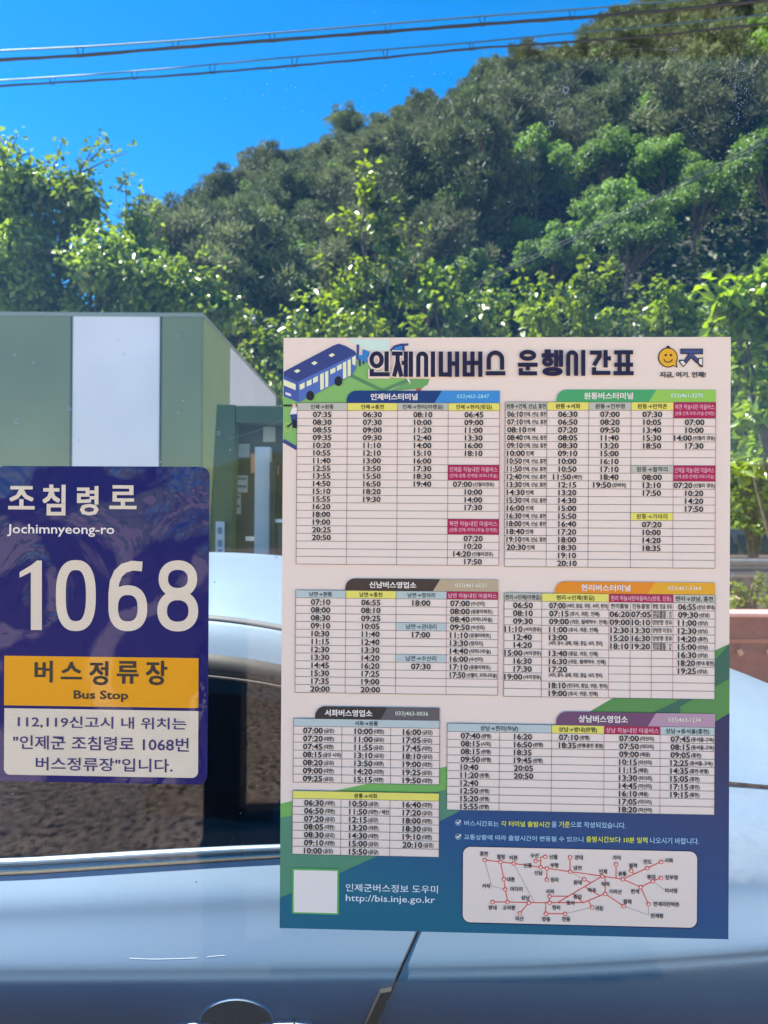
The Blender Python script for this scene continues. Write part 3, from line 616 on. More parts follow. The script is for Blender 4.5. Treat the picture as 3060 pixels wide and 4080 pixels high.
# ------------------------------------------------------------------ the address plate
def sheeting(name, col, bump, rough, hexs=.5, cw_=1.):
    """glossy wrinkled reflective sheeting with its honeycomb"""
    m = bpy.data.materials.new(name); m.use_nodes = True; t = m.node_tree; b = t.nodes['Principled BSDF']
    N_ = t.nodes.new; L_ = t.links.new
    b.inputs['Roughness'].default_value = .5; b.inputs['Coat Weight'].default_value = cw_; b.inputs['Coat Roughness'].default_value = rough; b.inputs['Coat IOR'].default_value = 1.55
    tc = N_('ShaderNodeTexCoord'); sp = N_('ShaderNodeSeparateXYZ'); L_(tc.outputs['Object'], sp.inputs[0])
    def M(op, a, c=None):
        n = N_('ShaderNodeMath'); n.operation = op
        for i, x in enumerate((a, c)):
            if x is None: continue
            if isinstance(x, (int, float)): n.inputs[i].default_value = x
            else: L_(x, n.inputs[i])
        return n.outputs[0]
    S = 1 / .0041
    x = M('MULTIPLY', sp.outputs[0], S); z = M('MULTIPLY', sp.outputs[2], S)
    def cell(ox, oz):
        dx = M('ABSOLUTE', M('SUBTRACT', M('FLOORED_MODULO', M('ADD', x, ox), 1.0), .5)); q = math.sqrt(3)
        dz = M('ABSOLUTE', M('SUBTRACT', M('FLOORED_MODULO', M('ADD', z, oz), q), q / 2))
        return M('MAXIMUM', dx, M('ADD', M('MULTIPLY', dx, .5), M('MULTIPLY', dz, q / 2)))
    d = M('MINIMUM', cell(0, 0), cell(.5, math.sqrt(3) / 2))
    r = N_('ShaderNodeMapRange'); r.inputs['From Min'].default_value = .44; r.inputs['From Max'].default_value = .49; L_(d, r.inputs['Value'])
    mx = N_('ShaderNodeMixRGB'); mx.inputs[1].default_value = (*col, 1); mx.inputs[2].default_value = (*[min(1, v * (1 + hexs) + .006 * hexs) for v in col], 1); L_(r.outputs[0], mx.inputs[0]); L_(mx.outputs[0], b.inputs['Base Color'])
    n1 = N_('ShaderNodeTexNoise'); n1.inputs['Scale'].default_value = 9; n1.inputs['Detail'].default_value = 3.5; n1.inputs['Distortion'].default_value = .8; L_(tc.outputs['Object'], n1.inputs['Vector'])
    n3 = N_('ShaderNodeTexNoise'); n3.inputs['Scale'].default_value = 6.0; n3.inputs['Detail'].default_value = 5; n3.inputs['Distortion'].default_value = 1.4; L_(tc.outputs['Object'], n3.inputs['Vector'])
    r3 = N_('ShaderNodeMapRange'); r3.inputs['From Min'].default_value = .47; r3.inputs['From Max'].default_value = .52; r3.inputs['To Min'].default_value = cw_ * .12; r3.inputs['To Max'].default_value = cw_; L_(n3.outputs['Fac'], r3.inputs['Value']); L_(r3.outputs[0], b.inputs['Coat Weight'])
    b.inputs['Specular IOR Level'].default_value = .15
    bp = N_('ShaderNodeBump'); bp.inputs['Strength'].default_value = bump; bp.inputs['Distance'].default_value = .012; L_(n1.outputs['Fac'], bp.inputs['Height']); L_(bp.outputs[0], b.inputs['Coat Normal'])
    return m
ZS = zoomer(0, 1840, 850 / 1424)
s0 = ZS(-22, 28); s1 = ZS(1386, 2150)
su, sv = (s0[0] + s1[0]) / 2, s1[1]
pos = GO + GR * (su - PW / 2) + GU * (PH / 2 - sv) - GN * .003
sg = thing('address_plate', 'navy blue address plate reading 1068 with yellow bus stop band stuck on the glass', 'address sign', pos, rz=GYAW)
SB = sheeting('sheet_navy', obs(9, 10, 80), .7, .02, .5, .75); SW = sheeting('sheet_white', (.76, .63, .47), .35, .1, .22, .5); SY = sheeting('sheet_yellow', obs(206, 134, 6), .5, .06, .25, .9)
SK = ink('sign_black', (.012, .01, .012), .3); SN = ink('sign_navy', obs(36, 28, 92), .3)
def plate(u0, v0, u1, v1, r, y0, y1, m, parent, name):
    q = Print(su, sv); q.rrect(u0, v0, u1, v1, r, m, 0); n = len(q.b.v)
    f = q.b.v; vs = [(a[0], y0, a[2]) for a in f] + [(a[0], y1, a[2]) for a in f]
    o = MB(); o.add(vs, [tuple(range(n))[::-1], tuple(range(n, 2 * n))] + [(i, (i + 1) % n, n + (i + 1) % n, n + i) for i in range(n)], m); return o.build(name, parent)
plate(*s0, *s1, .0125, 0, .0025, SB, sg, 'plate')
q = Print(su, sv)
K_ = 850 / 1424 * MPX
for s_, bx in (('조', (65, 160, 240, 320)), ('침', (293, 150, 445, 360)), ('령', (522, 160, 665, 360)), ('로', (738, 155, 918, 318))): q.text(s_, SW, 2, .028, box=(*ZS(*bx[:2]), *ZS(*bx[2:])))
q.build('street_lettering', sg)
q = Print(su, sv); q.text('Jochimnyeong-ro', WHITE, 2, .012, box=(*ZS(58, 415), *ZS(770, 502))); q.build('street_lettering', sg)
q = Print(su, sv)
def sell(cx_, cy_, rx, ry, n=40, e=2.6):
    out = []
    for k in range(n):
        t = 2 * math.pi * k / n; c, s = math.cos(t), math.sin(t)
        out.append((cx_ + rx * math.copysign(abs(c) ** (2 / e), c), cy_ + ry * math.copysign(abs(s) ** (2 / e), s)))
    return out
q.poly(zp(ZS, [(140, 735), (215, 690), (255, 658), (288, 658), (288, 1120), (215, 1120), (215, 735), (140, 772)]), SW, 2)
q.stroke(zp(ZS, sell(514, 891, 100, 203)), 68 * K_, SW, 2, True)
q.stroke(zp(ZS, sell(860, 975, 97, 120, e=2.4)), 66 * K_, SW, 2, True)
q.stroke(zp(ZS, [(763, 985), (763, 880), (772, 800), (795, 745), (835, 708), (890, 692), (956, 697)]), 66 * K_, SW, 2.3)
q.stroke(zp(ZS, sell(1193, 780, 97, 92, e=2.2)), 64 * K_, SW, 2, True)
q.stroke(zp(ZS, sell(1192, 993, 104, 104, e=2.2)), 66 * K_, SW, 2.3, True)
q.poly(zp(ZS, [(1120, 880), (1265, 880), (1230, 893), (1155, 893)]), SW, 2.6)
q.build('number_lettering', sg)
q = Print(su, sv); a0 = ZS(38, 1291); a1 = ZS(1328, 1640); q.rect(*a0, *a1, SY, 1)
for s_, bx in (('버', (240, 1322, 360, 1470)), ('스', (415, 1330, 555, 1450)), ('정', (605, 1325, 730, 1490)), ('류', (787, 1325, 932, 1480)), ('장', (980, 1322, 1122, 1490))): q.text(s_, SK, 3, .026, box=(*ZS(*bx[:2]), *ZS(*bx[2:])))
q.text('Bus Stop', SK, 3, .022, box=(*ZS(500, 1520), *ZS(862, 1600))); q.build('yellow_band', sg)
q = Print(su, sv); a0 = ZS(38, 1640); a1 = ZS(1326, 2105); q.rrect(*a0, *a1, 42 * K_, SW, 1, (0, 0, 1, 1))
for s_, bx in (('112,119신고시 내 위치는', (128, 1688, 1250, 1788)), ('"인제군 조침령로 1068번', (98, 1818, 1265, 1932)), ('버스정류장"입니다.', (248, 1963, 1158, 2068))): q.text(s_, SN, 3, .012, box=(*ZS(*bx[:2]), *ZS(*bx[2:])))
q.build('white_panel', sg)
# ================================================================== THE PARKED CAR (front to the left, tail to the right)
def paint():
    m = bpy.data.materials.new('silver_paint'); m.use_nodes = True; t = m.node_tree; b = t.nodes['Principled BSDF']
    b.inputs['Base Color'].default_value = (.20, .285, .385, 1); b.inputs['Metallic'].default_value = .4; b.inputs['Roughness'].default_value = .45
    b.inputs['Coat Weight'].default_value = .3; b.inputs['Coat Roughness'].default_value = .3
    tc = t.nodes.new('ShaderNodeTexCoord')
    n = t.nodes.new('ShaderNodeTexNoise'); n.inputs['Scale'].default_value = 900; n.inputs['Detail'].default_value = 2; t.links.new(tc.outputs['Object'], n.inputs['Vector'])
    n2 = t.nodes.new('ShaderNodeTexNoise'); n2.inputs['Scale'].default_value = 3; n2.inputs['Detail'].default_value = 7; t.links.new(tc.outputs['Object'], n2.inputs['Vector'])
    r = t.nodes.new('ShaderNodeMapRange'); r.inputs['To Min'].default_value = .38; r.inputs['To Max'].default_value = .55; t.links.new(n2.outputs['Fac'], r.inputs['Value']); t.links.new(r.outputs[0], b.inputs['Roughness'])
    bp = t.nodes.new('ShaderNodeBump'); bp.inputs['Strength'].default_value = .03; bp.inputs['Distance'].default_value = .0004
    t.links.new(n.outputs['Fac'], bp.inputs['Height']); t.links.new(bp.outputs[0], b.inputs['Normal'])
    return m
PAINT = paint()
RUB = mat('black_rubber', (.012, .012, .013), .5); CHROME = mat('bright_trim', (.30, .29, .27), .25, .8); GAP = mat('panel_gap', (.004, .004, .004), .8)
MOLD = mat('roof_moulding', (.13, .14, .15), .45)
def car_glass():
    m = bpy.data.materials.new('tinted_glass'); m.use_nodes = True; t = m.node_tree; t.nodes.clear()
    out = t.nodes.new('ShaderNodeOutputMaterial'); tr = t.nodes.new('ShaderNodeBsdfTransparent'); tr.inputs[0].default_value = (.24, .25, .25, 1)
    gl = t.nodes.new('ShaderNodeBsdfGlossy'); gl.inputs['Roughness'].default_value = .02
    fr = t.nodes.new('ShaderNodeLayerWeight'); fr.inputs['Blend'].default_value = .25
    mx = t.nodes.new('ShaderNodeMixShader'); t.links.new(fr.outputs['Fresnel'], mx.inputs[0]); t.links.new(tr.outputs[0], mx.inputs[1]); t.links.new(gl.outputs[0], mx.inputs[2])
    t.links.new(mx.outputs[0], out.inputs['Surface']); return m
TINTG = car_glass()
CY0 = 2.05                                   # the car's centre line (world y); near side faces the shelter
X0, X1 = -3.1, 1.42
car = thing('parked_car', 'silver blue sedan parked close behind the shelter glass, tail to the right', 'car', ((X0 + X1) / 2, CY0, 0))
CXO = (X0 + X1) / 2
TOPX = [-3.1, -3.0, -2.7, -2.2, -1.75, -1.35, -1.0, -.75, -.5, -.29, -.1, .1, .3, .48, .62, .8, .98, 1.08, 1.2, 1.32, 1.42]
TOPZ = [.60, .74, .86, .94, 1.0, 1.24, 1.395, 1.428, 1.432, 1.42, 1.392, 1.34, 1.255, 1.17, 1.115, 1.105, 1.092, 1.075, 1.035, .95, .78]
GUTX = [-3.1, -1.75, -1.35, -1.0, -.7, -.36, -.2, 0, .2, .4, .55, .7, 1.0, 1.2, 1.42]
GUTZ = [.60, .965, 1.19, 1.318, 1.345, 1.338, 1.318, 1.275, 1.205, 1.12, 1.07, 1.055, 1.04, .99, .76]
GUTW = [.60, .66, .63, .61, .61, .612, .62, .635, .655, .67, .68, .685, .69, .68, .55]
WINZ = [.59, .95, 1.13, 1.235, 1.262, 1.258, 1.238, 1.19, 1.12, 1.06, 1.035, 1.03, 1.01, .965, .75]
WINW = [.62, .72, .69, .665, .662, .664, .672, .69, .71, .722, .73, .735, .735, .715, .58]
BELX = [-3.1, -2.6, -1.75, -.65, -.2, .2, .5, .7, 1.0, 1.2, 1.42]
BELZ = [.58, .80, .90, .926, .957, .975, .985, .985, .968, .925, .72]
BELW = [.64, .76, .81, .835, .832, .825, .815, .81, .795, .76, .62]
SHX = [-3.1, -2.6, -.9, -.2, .1, .3, .55, .8, 1.1, 1.42]
SHZ = [.52, .72, .800, .812, .818, .826, .845, .868, .87, .68]
SHW = [.66, .83, .905, .91, .912, .915, .918, .912, .87, .68]
def smooth1(xs, ys):
    xs = np.array(xs); ys = np.array(ys)
    def fn(x):
        h = .06; return float(sum(np.interp(x + d * h, xs, ys) * w for d, w in ((-1, .25), (-.5, .2), (0, .1), (.5, .2), (1, .25))))
    return fn
fT, fGZ, fGW, fWZ, fWW = smooth1(TOPX, TOPZ), smooth1(GUTX, GUTZ), smooth1(GUTX, GUTW), smooth1(GUTX, WINZ), smooth1(GUTX, WINW)
fBZ, fBW, fSZ, fSW = smooth1(BELX, BELZ), smooth1(BELX, BELW), smooth1(SHX, SHZ), smooth1(SHX, SHW)
def section(x):
    """key points of the half section (outward, up) from the centre of the top down to the sill"""
    T, gz, gw, wz, ww, bz, bw, sz, sw = fT(x), fGZ(x), fGW(x), fWZ(x), fWW(x), fBZ(x), fBW(x), fSZ(x), fSW(x)
    return [(0, T), (gw * .35, T - (T - gz) * .08), (gw * .68, T - (T - gz) * .34), (gw * .9, T - (T - gz) * .74), (gw, gz),
            (gw + (ww - gw) * .45, gz - (gz - wz) * .38), (ww, wz), (ww + (bw - ww) * .5, wz + (bz - wz) * .47), (bw, bz),
            (bw + (sw - bw) * .38, bz - (bz - sz) * .28), (bw + (sw - bw) * .55, bz - (bz - sz) * .50), (sw - .006, sz + .018), (sw, sz), (sw + .004, sz - .02), (sw + .006, sz - .10), (sw, sz - .25), (sw - .03, .38), (sw - .10, .22), (sw - .25, .19)]
SEGN = [4, 4, 4, 4, 3, 3, 4, 4, 4, 4, 4, 3, 3, 3, 3, 3, 3, 2]
def densify(x):
    k = section(x); out = []; names = []
    sharp = {4, 6, 8, 12}
    for i in range(len(k) - 1):
        a, b = Vector(k[i]), Vector(k[i + 1])
        p0 = Vector(k[i - 1]) if i > 0 and i not in sharp else (Vector((-k[1][0], k[1][1])) if i == 0 else a - (b - a))
        p3 = Vector(k[i + 2]) if i + 2 < len(k) and (i + 1) not in sharp else b + (b - a)
        for q in range(SEGN[i]):
            t = q / SEGN[i]
            out.append(.5 * ((2 * a) + (b - p0) * t + (2 * p0 - 5 * a + 4 * b - p3) * t * t + (3 * a - p0 - 3 * b + p3) * t ** 3)); names.append(i)
    out.append(Vector(k[-1])); names.append(len(k) - 1)
    return out, names
XS = sorted(set([round(X0 + .035 * i, 4) for i in range(int((X1 - X0) / .035) + 1)] + [X1]))
SEC = [densify(x) for x in XS]; NAMES = SEC[0][1]; NP = len(NAMES)
ARCH = [(-2.28, .30), (.50, .30)]                    # wheel arches: centre x, axle height
AR = .345
def in_arch(x, z): return any((x - a) ** 2 + (z - h) ** 2 < AR ** 2 for a, h in ARCH)
def side_window(x): return -1.34 < x < .40
def pillar(x): return abs(x + .86) < .06             # between front and rear door
def kind_of(x, seg, z):
    if seg == 6 or seg == 7:
        if side_window(x): return 'pillar' if pillar(x) else ('wf' if x < -.86 else ('wr' if x < .27 else 'body'))
    if seg in (0, 1, 2) or seg == 3:
        if -1.72 < x < -1.05: return 'windshield' if seg < 4 else 'body'
        if .13 < x < .58: return 'rear' if seg < 3 or seg == 3 else 'body'
    if seg >= 12 and in_arch(x, z): return None
    return 'body'
pieces = {}
def put(kind, side, quad, mtl):
    pieces.setdefault((kind, side), []).append((quad, mtl))
def CP(x, y, z, side): return (x - CXO, -y * side, z)      # side +1 = towards the shelter
for i in range(len(XS) - 1):
    for j in range(NP - 1):
        for side in (1, -1):
            P = [SEC[i][0][j], SEC[i + 1][0][j], SEC[i + 1][0][j + 1], SEC[i][0][j + 1]]; X = [XS[i], XS[i + 1], XS[i + 1], XS[i]]
            xm = (XS[i] + XS[i + 1]) / 2; zm = sum(q.y for q in P) / 4
            k = kind_of(xm, NAMES[j], zm)
            if k is None: continue
            pts = [CP(x, q.x, q.y, side) for x, q in zip(X, P)]
            if side == 1: pts = pts[::-1]
            single = k in ('body', 'windshield', 'rear')
            put(k, 0 if single else side, pts, None)
def weld(quads, m, name, parent):
    key = {}; v = []; f = []
    for q, _ in quads:
        r = []
        for p in q:
            k = (round(p[0], 4), round(p[1], 4), round(p[2], 4))
            if k not in key: key[k] = len(v); v.append(p)
            r.append(key[k])
        r = [a for n_, a in enumerate(r) if a != r[n_ - 1]]
        if len(r) > 2: f.append(r)
    b = MB(); b.add(v, f, m); return b.build(name, parent, smooth=True)
body = weld(pieces[('body', 0)], PAINT, 'body', car)
# nose and tail caps
for xi in (0, -1):
    b = MB(); pts = [CP(XS[xi], q.x, q.y, 1) for q in SEC[xi][0]] + [CP(XS[xi], q.x, q.y, -1) for q in SEC[xi][0]][::-1]
    b.add(pts, [tuple(range(len(pts))) if xi == 0 else tuple(range(len(pts)))[::-1]], PAINT); b.build('bumper', car)
for (k, s), nm in ((('windshield', 0), 'windshield'), (('rear', 0), 'rear_window'), (('wf', 1), 'side_window'), (('wr', 1), 'side_window'), (('wf', -1), 'side_window'), (('wr', -1), 'side_window')):
    weld(pieces[(k, s)], TINTG, nm, car)
for s in (1, -1): weld(pieces[('pillar', s)], RUB, 'door_pillar', car)
def at_sec(x, seg, t, side=1, out=0., dz=0.):
    k = section(x); a, b = Vector(k[seg]), Vector(k[min(seg + 1, len(k) - 1)]); q = a + (b - a) * t
    return Vector(CP(x, q.x + out, q.y + dz, side))
def strip(xs, f0, f1, m, name, parent, thick=.004):
    """trim following the body between two guide lines"""
    b = MB(); v = []; f = []; n = 4
    for x in xs:
        a, c = f0(x), f1(x); o = Vector((0, -thick, thick * .4))
        v += [a, a * .72 + c * .28 + o, a * .28 + c * .72 + o, c]
    for i in range(len(xs) - 1):
        for k in range(3): f.append((i * 4 + k, i * 4 + k + 1, i * 4 + 5 + k, i * 4 + 4 + k))
    b.add(v, f, m); return b.build(name, parent, smooth=True)
XW = [x / 100 for x in range(-134, 28, 3)]
XR = [x / 100 for x in range(-172, 56, 3)]
strip(XR, lambda x: at_sec(x, 3, .80, 1, 0, .002), lambda x: at_sec(x, 4, .10, 1, .0, 0), MOLD, 'roof_moulding', car, .004)
strip(XW, lambda x: at_sec(x, 5, .62, 1, .001), lambda x: at_sec(x, 6, .12, 1, .001), RUB, 'window_seal', car, .006)
strip(XW, lambda x: at_sec(x, 6, .12, 1, .002), lambda x: at_sec(x, 6, .155, 1, .002), mat('seal_lip', (.09, .085, .08), .35), 'window_lip', car, .005)
strip(XW, lambda x: at_sec(x, 7, .855, 1, .002), lambda x: at_sec(x, 7, .915, 1, .003), mat('belt_moulding', (.34, .45, .58), .3, .6), 'belt_moulding', car, .007)
strip(XW, lambda x: at_sec(x, 7, .915, 1, .001), lambda x: at_sec(x, 7, .99, 1, .001), CHROME, 'belt_trim', car, .002)
# shut lines
def line_on_side(pts, r=.0028, m=GAP, name='shut_line'):
    b = MB(); b.tube(pts, r, m, 6); return b.build(name, car)
def side_at(x, z, out=0.):
    k, nm = densify(x); best = None
    for i in range(len(k) - 1):
        if nm[i] >= 6:
            z0, z1 = k[i].y, k[i + 1].y
            if (z0 - z) * (z1 - z) <= 0 and z0 != z1:
                t = (z0 - z) / (z0 - z1); best = k[i].x + (k[i + 1].x - k[i].x) * t; break
    if best is None: best = .85
    return Vector(CP(x, best + out, z, 1))
# rear door's trailing edge: photograph pixels traced onto the car side
edge = []
for (px, py) in [(1790, 3440), (1740, 3545), (1700, 3625), (1663, 3712), (1610, 3830), (1565, 3930), (1522, 4020), (1490, 4090), (1440, 4200), (1385, 4330)]:
    D = 1.15
    for _ in range(6):
        Pw = W(px, py, D); z = Pw.z; s_ = side_at(Pw.x, max(.3, z)); D += (s_.y + CY0 - Pw.y)
    edge.append(side_at(Pw.x, z, .0))
line_on_side(cat_rom(edge, 4), .0026)
# black guard clipped on that edge
b = MB(); gl = cat_rom(edge[5:], 2)
v = []; f = []
for p_ in gl: v += [p_ + Vector((-.021, -.001, -.004)), p_ + Vector((-.019, -.012, -.003)), p_ + Vector((-.003, -.012, 0)), p_ + Vector((-.001, 0, 0))]
for i in range(len(gl) - 1):
    for k in range(3): f.append((i * 4 + k, i * 4 + k + 1, i * 4 + 5 + k, i * 4 + 4 + k))
f.append((0, 3, 2, 1)); b.add(v, f, RUB); b.build('edge_guard', car)
xm = -.86
line_on_side([side_at(xm, z) for z in (.93, .88, .82, .76, .7, .6, .5, .4)]); line_on_side([side_at(-1.72 + (.9 - z) * .12, z) for z in (.90, .84, .78, .7, .6, .5, .4)])
# boot lid shut line, then the lid's joint at the tail
bl = []
for (px, py) in [(2700, 3165), (2800, 3205), (2905, 3228), (2975, 3249), (3060, 3259), (3200, 3272), (3400, 3330), (3600, 3460)]:
    x = (px - CX) / F * 1.33; bl.append(Vector(CP(x, fGW(x) + .03, fGZ(x) - .012 - max(0, (x - .95)) * .05, 1)))
line_on_side(cat_rom(bl, 4), .003)
# handle: pocket and grip
hz = CZ - 2005 / F * 1.135
hx = (945 - CX) / F * 1.135
hp = side_at(hx, hz)
def hpt(px, py, out=0.):
    Pw = W(px, py, 1.135); return Vector((Pw.x - CXO, hp.y - out, Pw.z))
b = MB(); vs = []; fs = []; n = 28
DKP = mat('handle_pocket', (.028, .032, .038), .5, .2)
rings = [(1.08, .001), (1.0, .0035), (.9, .0018), (.74, .0015), (.56, .0014), (.38, .0014), (.2, .0014), (.02, .0014)]
for s_, o_ in rings:
    for k in range(n):
        t = 2 * math.pi * k / n; q = hpt(945 + 142 * s_ * math.cos(t), 4062 + 84 * s_ * math.sin(t), o_); q.y = side_at(q.x + CXO, q.z).y - o_; vs.append(q)
for r_ in range(len(rings) - 1):
    for k in range(n): fs.append((r_ * n + k, r_ * n + (k + 1) % n, (r_ + 1) * n + (k + 1) % n, (r_ + 1) * n + k))
nf = len(fs); b.add(vs, fs[:n], PAINT); b.add(vs, fs[n:], DKP); pocket = b.build('handle_pocket', car, smooth=True)
b = MB(); vs = []; fs = []
prof = [(0, 0), (.010, .004), (.0185, .012), (.021, .024), (.018, .036), (.008, .043), (0, .044)]
gx = [(690, 4085, .5), (720, 4066, .8), (780, 4056, 1), (830, 4068, 1), (880, 4082, 1), (945, 4086, 1), (1010, 4080, 1), (1060, 4066, 1), (1100, 4056, 1), (1180, 4053, 1), (1240, 4058, .9), (1268, 4082, .6)]
for (px, py, s_) in gx:
    q0 = hpt(px, py); y0 = side_at(q0.x + CXO, q0.z).y
    for (o_, d_) in prof: vs.append(Vector((q0.x, y0 - o_ * s_ - .001, q0.z - d_ * s_)))
m_ = len(prof)
for i in range(len(gx) - 1):
    for k in range(m_ - 1): fs.append((i * m_ + k, i * m_ + k + 1, (i + 1) * m_ + k + 1, (i + 1) * m_ + k))
b.add(vs, fs, PAINT); b.add(vs[:m_], [tuple(range(m_))], PAINT); b.add(vs[-m_:], [tuple(range(m_))[::-1]], PAINT); b.build('door_handle', car, smooth=True)
q0 = hpt(1175, 4052); b = MB(); b.tube([Vector((q0.x, side_at(q0.x + CXO, q0.z).y - o_ - .0012, q0.z - d_ + .0004)) for o_, d_ in prof], .0012, GAP, 5); b.build('handle_joint', car)
hx2 = hx - 1.02
b = MB(); b.box(side_at(hx2, hz - .02) + Vector((0, -.012, 0)), (.11, .012, .018), PAINT); b.build('door_handle', car, bevel=.008)
# scratches on the door
SCR = mat('paint_scratch', (.5, .58, .66), .6)
for pts in ([(515, 3818), (600, 3822), (700, 3820), (785, 3817)], [(825, 3814), (865, 3809), (897, 3808)]):
    pp = []
    for (px, py) in pts:
        D = 1.14
        for _ in range(5):
            Pw = W(px, py, D); s_ = side_at(Pw.x, Pw.z); D += s_.y + CY0 - Pw.y
        pp.append(side_at(Pw.x, Pw.z, .0))
    b = MB(); b.tube(cat_rom(pp, 3), .0005, SCR, 5); b.build('scratch', car)
# wheels, seats and cabin floor
for ax, hz_ in ARCH:
    for s in (1, -1):
        w = MB(); cyy = -.76 * s
        nseg = 36; vs = []; fs = []; pr_ = [(.20, -.10), (.29, -.105), (.315, -.08), (.318, 0), (.315, .08), (.29, .105), (.20, .10)]
        for k in range(nseg):
            t = 2 * math.pi * k / nseg
            for r_, o_ in pr_: vs.append((ax - CXO + r_ * math.cos(t), cyy + o_, .318 + r_ * math.sin(t)))
        m_ = len(pr_)
        for k in range(nseg):
            for j in range(m_ - 1): fs.append((k * m_ + j, k * m_ + j + 1, ((k + 1) % nseg) * m_ + j + 1, ((k + 1) % nseg) * m_ + j))
        w.add(vs, fs, RUB); wh = w.build('wheel', car, smooth=True)
        w = MB(); RIM = mat('alloy_rim', (.5, .5, .5), .3, .9); yy = cyy - .085 * s
        for k in range(5):
            t = 2 * math.pi * k / 5; w.box((ax - CXO + .11 * math.cos(t), yy, .318 + .11 * math.sin(t)), (.10, .012, .025), RIM, Matrix.Rotation(-t, 3, 'Y'))
        w.tube([(ax - CXO + .195 * math.cos(2 * math.pi * k / 24), yy, .318 + .195 * math.sin(2 * math.pi * k / 24)) for k in range(25)], .014, RIM, 6); w.build('rim', wh)
SEAT = mat('seat_cloth', (.16, .13, .11), .9, noise=.4, scale=60)
b = MB(); b.box((-.95 + 0 - CXO, 0, .42), (1.0, .70, .06), mat('cabin_floor', (.03, .03, .03), .9)); b.build('cabin_floor', car)
for nm, x, y, w_ in (('front_seat', -1.05, .36, .25), ('front_seat', -1.05, -.36, .25), ('rear_seat', -.02, 0, .62)):
    b = MB(); b.box((x - CXO, y, .62), (.26, w_, .10), SEAT); b.box((x + .28 - CXO, y, .86), (.07, w_, .26), SEAT, Matrix.Rotation(R(14), 3, 'Y'))
    for yy in ((0,) if w_ < .5 else (-.4, .4)): b.box((x + .36 - CXO, y + yy, 1.14), (.045, .12, .07), SEAT, Matrix.Rotation(R(14), 3, 'Y'))
    b.build(nm, car, bevel=.03)
for s in (1, -1):
    b = MB(); b.box((-2.98 - CXO, -.56 * s, .66), (.07, .14, .06), mat('lamp_lens', (.8, .8, .82), .15)); b.build('headlight', car, bevel=.02)
    b = MB(); b.box((1.34 - CXO, -.60 * s, .82), (.05, .10, .07), mat('tail_red', (.35, .01, .012), .2)); b.build('tail_light', car, bevel=.02)

# ================================================================== BOOTH with green and white wall panels
bg = mat('panel_green', (.175, .225, .115), .42, noise=.16, scale=1.4); bgl = mat('panel_green_lit_side', (.28, .36, .17), .42, noise=.05, scale=3)  # side green is paler: the brighter light on that face is in its colour
bw_ = mat('panel_white', (.72, .73, .74), .4, noise=.07, scale=1.6); seam = mat('panel_seam', (.05, .06, .055), .7)
D0, D1 = 4.5, 7.55
c0 = W(808, 1255, D0); BT = c0.z
booth = thing('striped_booth', 'flat-roofed booth clad in broad green and white upright panels behind the car', 'booth', (c0.x - 1.8, (c0.y + D1) / 2, 0))
bo = booth.location
def bx(x0, y0, z0, x1, y1, z1, m, name, bev=0.):
    b = MB(); b.box((((x0 + x1) / 2) - bo.x, ((y0 + y1) / 2) - bo.y, (z0 + z1) / 2), ((x1 - x0) / 2, (y1 - y0) / 2, (z1 - z0) / 2), m); return b.build(name, booth, bevel=bev)
xf = [W(x, 1500, D0).x for x in (-900, -330, -40, 285, 640, 806)]
yf = c0.y
bx(xf[0], yf + .03, 0, c0.x - .03, D1, BT - .03, mat('core', (.2, .2, .2), .8), 'wall_core')
for i in range(5):
    m_ = (bw_, bg, bg, bw_, bg)[i]
    bx(xf[i] + .004, yf, .05, xf[i + 1] - .004, yf + .028, BT - .012, m_, 'wall_panel', .003)
    if i: bx(xf[i] - .006, yf - .003, .05, xf[i] + .006, yf + .026, BT - .014, seam, 'panel_joint')
def depth_at(px): return c0.x / ((px - CX) / F) if True else 0
ys = [yf]
for px in (914, 1016, 1058, 1091):
    t_ = (px - CX) / F; ys.append(c0.x / t_)
ys[-1] = D1
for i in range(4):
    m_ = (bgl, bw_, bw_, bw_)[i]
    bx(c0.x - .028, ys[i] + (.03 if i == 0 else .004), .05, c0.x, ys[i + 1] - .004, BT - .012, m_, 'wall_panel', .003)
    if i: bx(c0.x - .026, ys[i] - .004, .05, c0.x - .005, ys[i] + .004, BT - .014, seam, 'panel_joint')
bx(c0.x - .05, D1, 0, c0.x + .012, D1 + .06, BT, mat('corner_trim', (.10, .15, .09), .5), 'corner_post')
bx(xf[0], yf - .004, BT - .012, c0.x + .004, D1 + .06, BT + .012, mat('booth_cap', (.25, .3, .25), .5), 'roof')

# shelter wall's reflection built as a solid kiosk between booth and car
KD = 3.3
kl = W(872, 1618, KD); kr = W(1330, 1618, KD)
kio = thing('reflection_kiosk', 'reflected shelter wall built as a green framed kiosk with dark glass and papers taped inside, beside the striped booth', 'kiosk', ((kl.x + kr.x) / 2, kl.y, 0))
ko = kio.location
kg = mat('kiosk_green', (.045, .08, .034), .5, noise=.1, scale=3); kdark = mat('kiosk_dark', (.035, .032, .028), .35)
KT = kl.z; WID = kr.x - kl.x
def kbox(px0, py0, px1, py1, m, name, y0=0., y1=.03, bev=0.):
    a, c = W(px0, py0, KD), W(px1, py1, KD); b = MB(); b.box(((a.x + c.x) / 2 - ko.x, (y0 + y1) / 2, (a.z + c.z) / 2), (abs(c.x - a.x) / 2, abs(y1 - y0) / 2, abs(a.z - c.z) / 2), m); return b.build(name, kio, bevel=bev)
